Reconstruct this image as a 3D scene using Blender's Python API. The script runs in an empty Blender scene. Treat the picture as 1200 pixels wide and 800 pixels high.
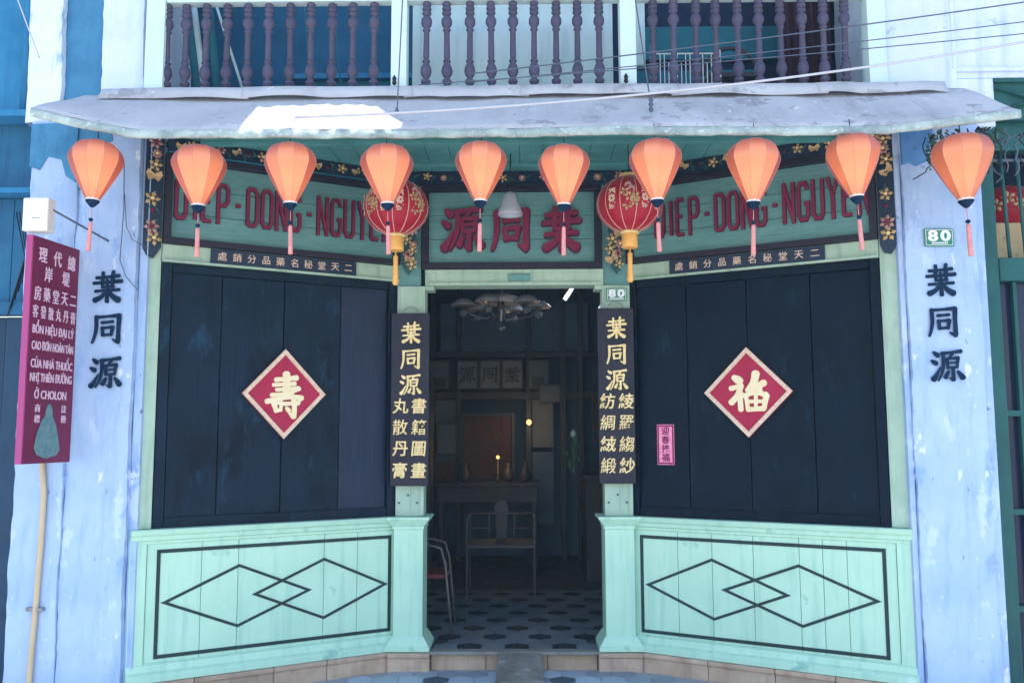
import bpy, bmesh, math, random
from mathutils import Vector, Matrix
R = math.radians
random.seed(7)
S = bpy.context.scene
C = S.collection

# ---------------------------------------------------------------- camera
def make_camera():
    pitch, roll, yaw = .1035, .0032, -.0126
    cy, sy, cp, sp, cr, sr = (math.cos(yaw), math.sin(yaw), math.cos(pitch), math.sin(pitch), math.cos(roll), math.sin(roll))
    r = Vector((cy, -sy, 0)); fb = Vector((sy, cy, 0)); z = Vector((0, 0, 1))
    fw = fb * cp + z * sp; up = z * cp - fb * sp
    r2 = r * cr - up * sr; up2 = r * sr + up * cr
    cam = bpy.data.objects.new('camera', bpy.data.cameras.new('camera')); C.objects.link(cam)
    m = Matrix((r2, up2, -fw)).transposed().to_4x4(); m.translation = Vector((0, 0, 1.58))
    cam.matrix_world = m
    cam.data.sensor_width = 36; cam.data.lens = 36 * 1035 / 1200
    cam.data.clip_start = .05; cam.data.clip_end = 500
    S.camera = cam
make_camera()

# ---------------------------------------------------------------- sky, sun, exposure
SUN_EL, SUN_AZ = R(78), R(180)
w = bpy.data.worlds.new('World'); S.world = w; w.use_nodes = True
nt = w.node_tree; nt.nodes.clear()
sky = nt.nodes.new('ShaderNodeTexSky'); sky.sky_type = 'NISHITA'; sky.sun_disc = False
sky.sun_elevation = SUN_EL; sky.sun_rotation = SUN_AZ; sky.air_density = 1.2; sky.dust_density = .6; sky.ozone_density = 1.5
bg = nt.nodes.new('ShaderNodeBackground'); bg.inputs[1].default_value = .15
ow = nt.nodes.new('ShaderNodeOutputWorld'); nt.links.new(sky.outputs[0], bg.inputs[0]); nt.links.new(bg.outputs[0], ow.inputs[0])
sl = bpy.data.lights.new('sun', 'SUN'); sl.energy = 4.0; sl.angle = R(.5); sl.color = (1, .96, .9)
so = bpy.data.objects.new('sun', sl); C.objects.link(so)
sdir = Vector((0, -math.cos(SUN_EL), math.sin(SUN_EL)))
so.rotation_euler = sdir.to_track_quat('Z', 'Y').to_euler(); so.location = sdir * 30
S.view_settings.view_transform = 'Standard'; S.view_settings.look = 'None'
S.view_settings.exposure = 1.36; S.view_settings.gamma = 1
S.cycles.use_denoising = True
S.cycles.max_bounces = 8
LANTERN_W = .16

# ---------------------------------------------------------------- materials
MATS = {}
def mat(name, c1, c2=None, scale=6, rough=.6, metal=0, bump=0, bscale=60, streak=None, smap=(14, 14, .8), sfac=.5,
        patch=None, pthr=.6, pscale=3, pstretch=(1, 1, 1), rand=0, emit=None, estr=0, trans=None, spec=.3, grain=None, sheen=0, sedge=.12, graze=None):
    if name in MATS: return MATS[name]
    m = bpy.data.materials.new(name); m.use_nodes = True; MATS[name] = m
    n = m.node_tree; N, L = n.nodes, n.links
    b = N['Principled BSDF']; out = N['Material Output']
    tc = N.new('ShaderNodeTexCoord')
    def noise(sc, det=6, mp=None, dist=0, rgh=.6):
        t = N.new('ShaderNodeTexNoise'); t.inputs['Scale'].default_value = sc; t.inputs['Detail'].default_value = det
        t.inputs['Roughness'].default_value = rgh; t.inputs['Distortion'].default_value = dist
        if mp:
            q = N.new('ShaderNodeMapping'); q.inputs['Scale'].default_value = mp; L.new(tc.outputs['Object'], q.inputs[0]); L.new(q.outputs[0], t.inputs['Vector'])
        else: L.new(tc.outputs['Object'], t.inputs['Vector'])
        return t.outputs[0]
    def ramp(src, a, bb):
        r_ = N.new('ShaderNodeMapRange'); r_.inputs[1].default_value = a; r_.inputs[2].default_value = bb; L.new(src, r_.inputs[0]); r_.clamp = True
        return r_.outputs[0]
    def mix(fac, a, bb, bt='MIX'):
        x = N.new('ShaderNodeMix'); x.data_type = 'RGBA'; x.blend_type = bt
        for i, v in ((0, fac), (6, a), (7, bb)):
            if isinstance(v, (int, float)): x.inputs[i].default_value = v
            elif isinstance(v, tuple): x.inputs[i].default_value = (*v[:3], 1)
            else: L.new(v, x.inputs[i])
        return x.outputs[2]
    col = c1
    if c2: col = mix(ramp(noise(scale), .35, .65), c1, c2)
    if grain: col = mix(ramp(noise(3, 8, grain[0]), .3, .75), col, grain[1])
    if streak:
        f = ramp(noise(1, 8, smap), .52, .74)
        mm = N.new('ShaderNodeMath'); mm.operation = 'MULTIPLY'; mm.inputs[1].default_value = sfac; L.new(f, mm.inputs[0])
        col = mix(mm.outputs[0], col, streak)
    if patch:
        pl = patch if isinstance(patch, list) else [(patch, pthr, pscale)]
        for (pc, th, ps) in pl:
            col = mix(ramp(noise(ps, 9, pstretch, rgh=.65), th, th + sedge), col, pc)
    if rand:
        oi = N.new('ShaderNodeObjectInfo'); rr = N.new('ShaderNodeMapRange'); rr.inputs[3].default_value = 1 - rand; rr.inputs[4].default_value = 1 + rand * .6
        L.new(oi.outputs['Random'], rr.inputs[0])
        hv = N.new('ShaderNodeHueSaturation'); L.new(rr.outputs[0], hv.inputs['Value'])
        if isinstance(col, tuple): hv.inputs['Color'].default_value = (*col, 1)
        else: L.new(col, hv.inputs['Color'])
        col = hv.outputs[0]
    if graze:      # edge and top shade put into the colour, deepening as the surface turns away
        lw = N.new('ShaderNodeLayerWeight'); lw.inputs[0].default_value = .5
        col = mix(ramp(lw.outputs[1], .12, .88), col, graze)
    if isinstance(col, tuple): b.inputs['Base Color'].default_value = (*col, 1)
    else: L.new(col, b.inputs['Base Color'])
    rn = N.new('ShaderNodeMapRange'); rn.inputs[1].default_value = .3; rn.inputs[2].default_value = .7
    rn.inputs[3].default_value = max(.02, rough - .1); rn.inputs[4].default_value = min(1, rough + .12)
    L.new(noise(9, 5), rn.inputs[0]); L.new(rn.outputs[0], b.inputs['Roughness'])
    b.inputs['Metallic'].default_value = metal; b.inputs['Specular IOR Level'].default_value = spec
    if bump:
        bp = N.new('ShaderNodeBump'); bp.inputs['Strength'].default_value = bump; bp.inputs['Distance'].default_value = .01
        L.new(noise(bscale, 7), bp.inputs['Height']); L.new(bp.outputs[0], b.inputs['Normal'])
    if emit:
        b.inputs['Emission Color'].default_value = (*emit, 1); b.inputs['Emission Strength'].default_value = estr
    if sheen: b.inputs['Sheen Weight'].default_value = sheen; b.inputs['Sheen Roughness'].default_value = .4
    if trans:
        tr = N.new('ShaderNodeBsdfTranslucent'); ms = N.new('ShaderNodeMixShader'); ms.inputs[0].default_value = trans[1]
        if trans[0] is None and not isinstance(col, tuple): L.new(col, tr.inputs[0])
        else: tr.inputs[0].default_value = (*(trans[0] or c1), 1)
        L.new(b.outputs[0], ms.inputs[1]); L.new(tr.outputs[0], ms.inputs[2]); L.new(ms.outputs[0], out.inputs[0])
    return m
GRIME = (.05, .09, .14)
M = dict(
 pier=lambda: mat('limewash', (.34, .47, .69), (.46, .58, .77), 2.2, .85, bump=.6, bscale=26, streak=(.20, .33, .62), smap=(11, 11, 2.2), sfac=.6,
                  patch=[((.27, .40, .68), .55, 1.1), ((.52, .62, .79), .57, 3.0), ((.66, .71, .80), .62, 9), ((.80, .79, .75), .665, 4.6), ((.16, .25, .40), .66, 14), ((.10, .15, .25), .70, 7), ((.40, .38, .36), .72, 24)], pstretch=(1.5, 1.5, .75), sedge=.035),
 pierup=lambda: mat('white_limewash', (.62, .70, .88), (.74, .80, .92), 2.5, .85, bump=.4, bscale=30, streak=(.4, .5, .72), smap=(10, 10, 1), sfac=.6,
                  patch=[((.45, .55, .72), .60, 4), ((.2, .3, .45), .70, 9)], sedge=.04),
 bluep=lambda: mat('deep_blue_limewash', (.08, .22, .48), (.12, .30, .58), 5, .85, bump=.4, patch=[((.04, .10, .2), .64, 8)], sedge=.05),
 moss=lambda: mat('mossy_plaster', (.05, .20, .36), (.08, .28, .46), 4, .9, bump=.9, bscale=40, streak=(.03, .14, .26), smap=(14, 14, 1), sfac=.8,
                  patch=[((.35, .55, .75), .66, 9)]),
 mossw=lambda: mat('flaking_plaster', (.72, .80, .90), (.82, .87, .93), 4, .9, bump=.8, bscale=40,
                  patch=[((.08, .32, .52), .53, 3.2), ((.25, .42, .6), .68, 14)], pstretch=(1, 1, .5)),
 mint=lambda: mat('mint_paint', (.42, .66, .51), (.48, .72, .56), 3, .42, bump=.12, bscale=25, streak=(.20, .45, .40), smap=(16, 16, 1.2), sfac=.5, patch=[((.28, .50, .42), .62, 3), ((.55, .74, .64), .64, 5), ((.14, .26, .24), .69, 22), ((.30, .24, .18), .73, 30)], sedge=.05),
 jamb=lambda: mat('faded_green_paint', (.33, .46, .35), (.42, .55, .43), 5, .6, bump=.2, streak=(.16, .25, .2), smap=(20, 20, 1.5), sfac=.6, patch=[((.5, .58, .45), .66, 5), ((.12, .13, .1), .74, 12)]),
 signg=lambda: mat('signboard_green', (.13, .30, .29), (.18, .36, .34), 5, .6, bump=.15, grain=((1.5, 1, 40), (.08, .21, .21)), patch=[((.27, .40, .35), .64, 6)]),
 ceil=lambda: mat('porch_green', (.07, .26, .26), (.11, .32, .31), 6, .6, bump=.2, streak=(.05, .16, .17), smap=(3, 20, 20), sfac=.7),
 navy=lambda: mat('navy_lacquer', (.008, .022, .05), (.014, .032, .065), 4, .4, bump=.1, streak=(.03, .035, .055), smap=(18, 18, 1.2), sfac=.55),
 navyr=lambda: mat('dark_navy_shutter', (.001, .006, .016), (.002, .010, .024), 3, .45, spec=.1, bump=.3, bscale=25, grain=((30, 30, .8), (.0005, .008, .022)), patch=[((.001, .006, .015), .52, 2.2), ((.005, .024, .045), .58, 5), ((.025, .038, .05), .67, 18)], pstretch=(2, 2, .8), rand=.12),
 navyl=lambda: mat('hazed_navy_shutter', (.004, .015, .034), (.007, .024, .050), 3, .45, spec=.12, bump=.3, bscale=25, grain=((30, 30, .8), (.003, .011, .024)), patch=[((.002, .007, .016), .50, 2.2), ((.010, .040, .075), .57, 5), ((.04, .055, .07), .66, 18)], pstretch=(2, 2, .8), rand=.12),  # hazier, lighter light on the left wing is put into this colour
 plumsh=lambda: mat('plum_reflection_shutter', (.012, .018, .036), (.022, .022, .042), 3, .45, spec=.15, grain=((30, 30, .8), (.02, .035, .075))),  # plum tone of a reflection painted into one plank
 band=lambda: mat('painted_black_band', (.008, .026, .030), (.014, .04, .045), 9, .5, patch=[((.16, .30, .25), .66, 34)], sedge=.05),
 plum=lambda: mat('plum_frame', (.012, .013, .026), (.02, .016, .032), 7, .5, bump=.1),
 redl=lambda: mat('red_letter_paint', (.17, .010, .045), (.23, .018, .06), 8, .5, bump=.1, streak=(.16, .01, .05), sfac=.5),
 rededge=lambda: mat('dark_red_letter_edge', (.06, .012, .04), None, rough=.5),
 gold=lambda: mat('gilded_lettering', (.80, .56, .22), (.92, .74, .40), 30, .45, bump=.3, patch=[((.40, .26, .10), .60, 60)], sedge=.05),
 goldp=lambda: mat('pale_gilding', (.72, .50, .36), (.82, .62, .48), 30, .5, bump=.3),
 cream=lambda: mat('cream_gilding', (.85, .66, .38), (.90, .76, .50), 12, .5, bump=.2, patch=[((.62, .40, .22), .63, 26)]),
 border=lambda: mat('plaque_border', (.80, .62, .48), (.62, .40, .28), 90, .6, bump=.4),
 crimson=lambda: mat('crimson_plaque', (.36, .006, .045), (.42, .012, .06), 4, .5, bump=.2, patch=[((.26, .004, .04), .56, 5), ((.55, .12, .14), .69, 18)], sedge=.06),
 dred=lambda: mat('dull_red_vinyl', (.10, .012, .025), (.14, .02, .03), 8, .5),
 white=lambda: mat('white_paint', (.80, .80, .82), None, rough=.5),
 ink=lambda: mat('ink_paint', (.004, .018, .05), (.008, .03, .07), 14, .7, spec=.1),
 plate=lambda: mat('green_enamel', (.03, .22, .14), None, rough=.3),
 magenta=lambda: mat('magenta_sign', (.15, .007, .045), (.19, .012, .058), 5, .45, bump=.05),
 pinkedge=lambda: mat('pink_sign_edge', (.42, .06, .20), None, rough=.5),
 blush=lambda: mat('blush_lettering', (.85, .60, .72), None, rough=.5),
 figure=lambda: mat('verdigris_panel', (.10, .20, .22), (.16, .28, .28), 30, .6, bump=.4, bscale=90),
 awn=lambda: mat('weathered_sheet', (.46, .46, .50), (.58, .58, .61), 2.5, .8, bump=.6, bscale=16, streak=(.26, .26, .30), smap=(3, 1.2, 1.2), sfac=.6, patch=[((.36, .35, .38), .58, 5), ((.70, .70, .70), .64, 8), ((.16, .15, .15), .70, 18)], sedge=.05),
 awnu=lambda: mat('weathered_sheet_underside', (.30, .40, .42), (.2, .3, .33), 4, .8, bump=.3),
 lip=lambda: mat('flaking_lip', (.50, .58, .54), (.26, .33, .33), 9, .8, bump=.6, bscale=50, patch=[((.72, .78, .76), .56, 16), ((.07, .12, .10), .66, 11)], pstretch=(1, 1, 2)),
 bal=lambda: mat('lavender_baluster', (.06, .055, .10), (.09, .08, .135), 9, .55, bump=.2, streak=(.10, .08, .17), sfac=.5, rand=.15),
 post=lambda: mat('pale_mint_post', (.62, .76, .74), (.68, .80, .78), 4, .6, bump=.15, streak=(.4, .52, .5), smap=(25, 25, 1.2), sfac=.5),
 pale=lambda: mat('pale_wall', (.48, .64, .68), (.60, .72, .75), 4, .8, bump=.2, streak=(.32, .46, .52), smap=(10, 10, 1.2), sfac=.7),
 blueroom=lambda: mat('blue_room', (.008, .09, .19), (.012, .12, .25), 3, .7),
 tealp=lambda: mat('teal_panel', (.012, .13, .19), (.018, .16, .23), 3, .7),
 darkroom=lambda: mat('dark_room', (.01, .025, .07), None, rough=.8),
 green=lambda: mat('dark_green_joinery', (.008, .075, .075), (.012, .10, .095), 5, .45, bump=.1, streak=(.005, .04, .045), sfac=.5),
 glass=lambda: mat('dark_glass', (.01, .016, .05), None, rough=.12),
 nblue=lambda: mat('neighbour_blue', (.012, .10, .20), (.02, .15, .28), 3, .6, bump=.3, streak=(.008, .05, .12), sfac=.8),  # blue of the upper-left glare put into this paint colour
 nblue2=lambda: mat('neighbour_bright_blue', (.02, .18, .36), (.04, .25, .45), 3, .7, bump=.3, streak=(.02, .16, .34), sfac=.8),  # bright blue glare cast painted into the wall colour
 nlow=lambda: mat('neighbour_dark_blue', (.008, .035, .075), (.012, .05, .10), 3, .5, bump=.2, rand=.3),
 pipe=lambda: mat('tan_conduit', (.62, .47, .30), (.55, .40, .26), 6, .5),
 boxm=lambda: mat('ivory_plastic', (.80, .74, .68), None, rough=.4),
 metal=lambda: mat('grey_metal', (.25, .27, .3), None, rough=.4, metal=.7),
 dmetal=lambda: mat('tarnished_tube', (.10, .09, .09), (.16, .13, .11), 9, .45, metal=.5),
 black=lambda: mat('black_wire', (.012, .014, .018), None, rough=.5),
 cable=lambda: mat('grey_cable', (.10, .12, .17), None, rough=.5),
 wcable=lambda: mat('white_cable', (.55, .55, .60), None, rough=.5),
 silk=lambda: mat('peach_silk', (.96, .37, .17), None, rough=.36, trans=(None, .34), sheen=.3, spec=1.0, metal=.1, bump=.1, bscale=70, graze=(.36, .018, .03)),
 silktop=lambda: mat('silk_hoop', (.62, .30, .24), None, rough=.5),
 tassel=lambda: mat('pink_tassel', (.80, .34, .30), (.70, .26, .26), 40, .7, bump=.6, bscale=120),
 redsilk=lambda: mat('red_silk', (.46, .012, .04), (.52, .02, .05), 5, .35, trans=((.6, .01, .03), .25), sheen=.3),
 orange=lambda: mat('orange_fringe', (.85, .42, .10), (.9, .5, .16), 50, .6, bump=.5),
 pglass=lambda: mat('frosted_glass', (.42, .43, .46), None, rough=.2),
 stone=lambda: mat('tan_stone', (.42, .28, .19), (.56, .40, .30), 6, .8, bump=.5, bscale=30, streak=(.25, .17, .15), sfac=.5, patch=[((.18, .13, .12), .64, 9), ((.58, .46, .40), .66, 5)], rand=.15),
 grey=lambda: mat('grey_stone', (.17, .165, .15), (.25, .24, .22), 7, .85, bump=.7, bscale=40, patch=[((.34, .33, .30), .64, 12), ((.07, .09, .11), .68, 6)]),
 rampst=lambda: mat('ramp_stone', (.13, .12, .105), (.22, .205, .185), 7, .85, bump=.9, bscale=40, patch=[((.32, .30, .27), .62, 12), ((.05, .05, .05), .66, 8)], sedge=.05),
 tile=lambda: mat('pavement_tile', (.30, .38, .46), (.38, .45, .52), 5, .6, bump=.2, patch=[((.18, .24, .3), .62, 6)], rand=.35),
 tiled=lambda: mat('dark_hex_tile', (.045, .08, .12), (.07, .11, .15), 5, .5, bump=.2, rand=.2),
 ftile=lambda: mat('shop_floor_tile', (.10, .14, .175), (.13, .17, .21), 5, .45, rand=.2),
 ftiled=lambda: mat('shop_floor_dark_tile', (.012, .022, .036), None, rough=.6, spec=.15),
 pave=lambda: mat('pavement_concrete', (.30, .33, .36), (.36, .38, .40), 3, .85, bump=.3),
 road=lambda: mat('street_paving', (.36, .34, .32), (.42, .40, .38), 2, .9, bump=.3),
 wood=lambda: mat('dark_wood', (.045, .048, .06), (.06, .062, .072), 6, .45, bump=.15, grain=((25, 25, 1), (.025, .03, .045))),
 woodm=lambda: mat('brown_wood', (.05, .045, .055), (.07, .06, .065), 8, .4, grain=((25, 25, 1), (.055, .045, .055))),
 inwall=lambda: mat('shop_wall', (.08, .13, .20), (.10, .16, .23), 3, .8),
 parch=lambda: mat('old_parchment', (.16, .19, .22), (.20, .23, .25), 12, .8),
 parchd=lambda: mat('dim_portrait', (.09, .12, .15), (.12, .14, .17), 9, .6),
 altar=lambda: mat('red_altar_cloth', (.13, .055, .05), (.05, .035, .04), 16, .7),
 flamem=lambda: mat('lamp_glow', (1, .7, .3), None, rough=.5, emit=(1, .5, .13), estr=.35),
 tubem=lambda: mat('tube_glow', (.9, .95, 1), None, rough=.5, emit=(.85, .95, 1), estr=.8),
 leaf=lambda: mat('dark_leaf', (.03, .10, .06), (.05, .14, .08), 8, .5, rand=.4),
 leafc=lambda: mat('carved_leaf', (.015, .06, .075), (.03, .10, .10), 20, .5),
 petal=lambda: mat('pink_petal', (.42, .20, .20), (.55, .34, .28), 30, .5),
 petalg=lambda: mat('gold_petal', (.45, .29, .13), (.60, .42, .22), 30, .5),
 curtain=lambda: mat('plum_curtain', (.035, .012, .03), None, rough=.8),
 cloth=lambda: mat('floral_cloth', (.50, .36, .20), (.56, .42, .24), 9, .8, patch=[((.10, .12, .08), .58, 22), ((.45, .05, .05), .64, 12)]),
 pinkp=lambda: mat('pink_paper', (.85, .16, .38), (.92, .40, .55), 60, .7),
 eave=lambda: mat('eave_blocker', (.16, .10, .08), (.2, .13, .1), 9, .8, bump=.5),
 upwall=lambda: mat('upper_wall', (.55, .62, .72), None, rough=.8),
)
def g(k): return M[k]()

# ---------------------------------------------------------------- builders
class MB:
    def __init__(s): s.v = []; s.f = []; s.smooth = []
    def add(s, vs, fs, sm=False):
        o = len(s.v); s.v += [tuple(v) for v in vs]; s.f += [tuple(i + o for i in f) for f in fs]; s.smooth += [sm] * len(fs); return s
    def box(s, x0, x1, y0, y1, z0, z1, rot=None, piv=None):
        vs = [Vector((x, y, z)) for x in (x0, x1) for y in (y0, y1) for z in (z0, z1)]
        if rot:
            p = Vector(piv or ((x0 + x1) / 2, (y0 + y1) / 2, (z0 + z1) / 2)); vs = [rot @ (v - p) + p for v in vs]
        return s.add(vs, [(0, 1, 3, 2), (4, 6, 7, 5), (0, 4, 5, 1), (2, 3, 7, 6), (0, 2, 6, 4), (1, 5, 7, 3)])
    def lathe(s, prof, n=16, c=(0, 0, 0), sm=True, cap=True):
        vs = [(c[0] + r * math.cos(2 * math.pi * i / n), c[1] + r * math.sin(2 * math.pi * i / n), c[2] + z) for r, z in prof for i in range(n)]
        fs = [(k * n + i, k * n + (i + 1) % n, (k + 1) * n + (i + 1) % n, (k + 1) * n + i) for k in range(len(prof) - 1) for i in range(n)]
        s.add(vs, fs, sm)
        if cap:
            o = len(s.v) - len(vs)
            s.f += [tuple(o + i for i in range(n))[::-1], tuple(o + (len(prof) - 1) * n + i for i in range(n))]; s.smooth += [False, False]
        return s
    def tube(s, pts, r=.005, n=8, sm=True):
        pts = [Vector(p) for p in pts]; vs = []; k = len(pts)
        up = None
        for i, p in enumerate(pts):
            d = (pts[min(i + 1, k - 1)] - pts[max(i - 1, 0)]).normalized()
            if up is None: up = d.orthogonal().normalized()
            a = (up - d * up.dot(d)).normalized(); up = a; b = d.cross(a)
            rr = r[i] if isinstance(r, (list, tuple)) else r
            vs += [p + (a * math.cos(t) + b * math.sin(t)) * rr for t in (2 * math.pi * j / n for j in range(n))]
        fs = [(i * n + j, i * n + (j + 1) % n, (i + 1) * n + (j + 1) % n, (i + 1) * n + j) for i in range(k - 1) for j in range(n)]
        fs += [tuple(range(n))[::-1], tuple((k - 1) * n + j for j in range(n))]
        return s.add(vs, fs, sm)
    def prism(s, pts, y0, y1):           # polygon in x,z pushed along y
        n = len(pts); vs = [(x, y0, z) for x, z in pts] + [(x, y1, z) for x, z in pts]
        return s.add(vs, [tuple(range(n))[::-1], tuple(range(n, 2 * n))] + [(i, (i + 1) % n, n + (i + 1) % n, n + i) for i in range(n)])
    def plan(s, pts, z0, z1):            # polygon in x,y pushed along z
        n = len(pts); vs = [(x, y, z0) for x, y in pts] + [(x, y, z1) for x, y in pts]
        return s.add(vs, [tuple(range(n))[::-1], tuple(range(n, 2 * n))] + [(i, (i + 1) % n, n + (i + 1) % n, n + i) for i in range(n)])
    def profile(s, prof, x0, x1, e0=0, e1=0):    # profile of (y,z) swept along x; e: how far each end grows with -y (mitre)
        n = len(prof)
        vs = [(x0 + e0 * y, y, z) for y, z in prof] + [(x1 + e1 * y, y, z) for y, z in prof]
        return s.add(vs, [tuple(range(n)), tuple(range(n, 2 * n))[::-1]] + [(i, n + i, n + (i + 1) % n, (i + 1) % n) for i in range(n)])
    def strip(s, left, right, y0, y1):   # ribbon between two rails in x,z, with thickness
        n = len(left); vs = []
        for a, b in zip(left, right): vs += [(a[0], y0, a[1]), (b[0], y0, b[1]), (a[0], y1, a[1]), (b[0], y1, b[1])]
        fs = []
        for i in range(n - 1):
            o = 4 * i
            fs += [(o, o + 4, o + 5, o + 1), (o, o + 2, o + 6, o + 4), (o + 1, o + 5, o + 7, o + 3)]
        fs += [(0, 1, 3, 2), (4 * n - 4, 4 * n - 2, 4 * n - 1, 4 * n - 3)]
        return s.add(vs, fs)
    def mesh(s, name):
        me = bpy.data.meshes.new(name); me.from_pydata(s.v, [], s.f); me.polygons.foreach_set('use_smooth', s.smooth)
        bm = bmesh.new(); bm.from_mesh(me); bmesh.ops.recalc_face_normals(bm, faces=bm.faces); bm.to_mesh(me); bm.free()
        return me
    def build(s, name, m, parent=None, bevel=0, loc=(0, 0, 0), rz=0, rot=None):
        me = s.mesh(name); me.materials.append(m)
        return link(name, me, parent, bevel, loc, rz, rot)
def link(name, me, parent=None, bevel=0, loc=(0, 0, 0), rz=0, rot=None):
    o = bpy.data.objects.new(name, me); C.objects.link(o); o.parent = parent; o.location = loc
    o.rotation_euler = rot if rot else (0, 0, rz)
    if bevel:
        b = o.modifiers.new('bevel', 'BEVEL'); b.width = bevel; b.segments = 2; b.limit_method = 'ANGLE'; b.angle_limit = R(40)
    return o
def thing(name, label, cat, loc=(0, 0, 0), rz=0, group=None):
    o = bpy.data.objects.new(name, None); C.objects.link(o); o.location = loc; o.rotation_euler = (0, 0, rz); o.empty_display_size = .1
    return tag(o, label, cat, group)
def tag(o, label, cat, group=None):
    o['label'] = label; o['category'] = cat
    if group: o['group'] = group
    return o
def struct(o): o['kind'] = 'structure'; return o
def bx(name, m, parent, x0, x1, y0, y1, z0, z1, bevel=.003, **k): return MB().box(x0, x1, y0, y1, z0, z1).build(name, g(m), parent, bevel, **k)
def copy_tree(root, loc=None, rz=None, parent=None):
    c = root.copy(); C.objects.link(c)
    if parent is not None: c.parent = parent
    if loc is not None: c.location = loc
    if rz is not None: c.rotation_euler = (0, 0, rz)
    for ch in list(root.children): copy_tree(ch, parent=c)
    return c

# ---------------------------------------------------------------- brush writing
def crom(p, k=5):
    if len(p) < 3: return [Vector(p[0]).lerp(Vector(p[1]), t / k) for t in range(k + 1)]
    q = [Vector(a) for a in p]; q = [q[0] * 2 - q[1]] + q + [q[-1] * 2 - q[-2]]; out = []
    for i in range(1, len(q) - 2):
        for t in range(k):
            u = t / k; a, b, c, d = q[i - 1:i + 3]
            out.append(.5 * ((2 * b) + (c - a) * u + (2 * a - 5 * b + 4 * c - d) * u * u + (3 * b - a - 3 * c + d) * u ** 3))
    out.append(q[-2]); return out
def stroke(mb, pts, w0, w1, w2, y0, y1, rnd=None):
    p = crom(pts); n = len(p); tot = [0]
    for i in range(1, n): tot.append(tot[-1] + (p[i] - p[i - 1]).length)
    T = tot[-1] or 1; hw = []
    for t in tot:
        u = t / T; wv = w0 + (w1 - w0) * min(1, u * 2) if u < .5 else w1 + (w2 - w1) * (u - .5) * 2
        hw.append(wv / 2)
    d0 = (p[0] - p[1]).normalized(); d1 = (p[-1] - p[-2]).normalized()
    P = [p[0] + d0 * hw[0] * e for e in (.8, .55, .25)] + p + [p[-1] + d1 * hw[-1] * e for e in (.25, .55, .8)]
    H = [hw[0] * e for e in (.35, .72, .95)] + hw + [hw[-1] * e for e in (.95, .72, .35)]
    Lf, Rt = [], []
    for i, q in enumerate(P):
        d = (P[min(i + 1, len(P) - 1)] - P[max(i - 1, 0)]).normalized(); nn = Vector((-d.y, d.x))
        Lf.append(q + nn * H[i]); Rt.append(q - nn * H[i])
    mb.strip([tuple(v) for v in Lf], [tuple(v) for v in Rt], y0, y1)
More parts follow.
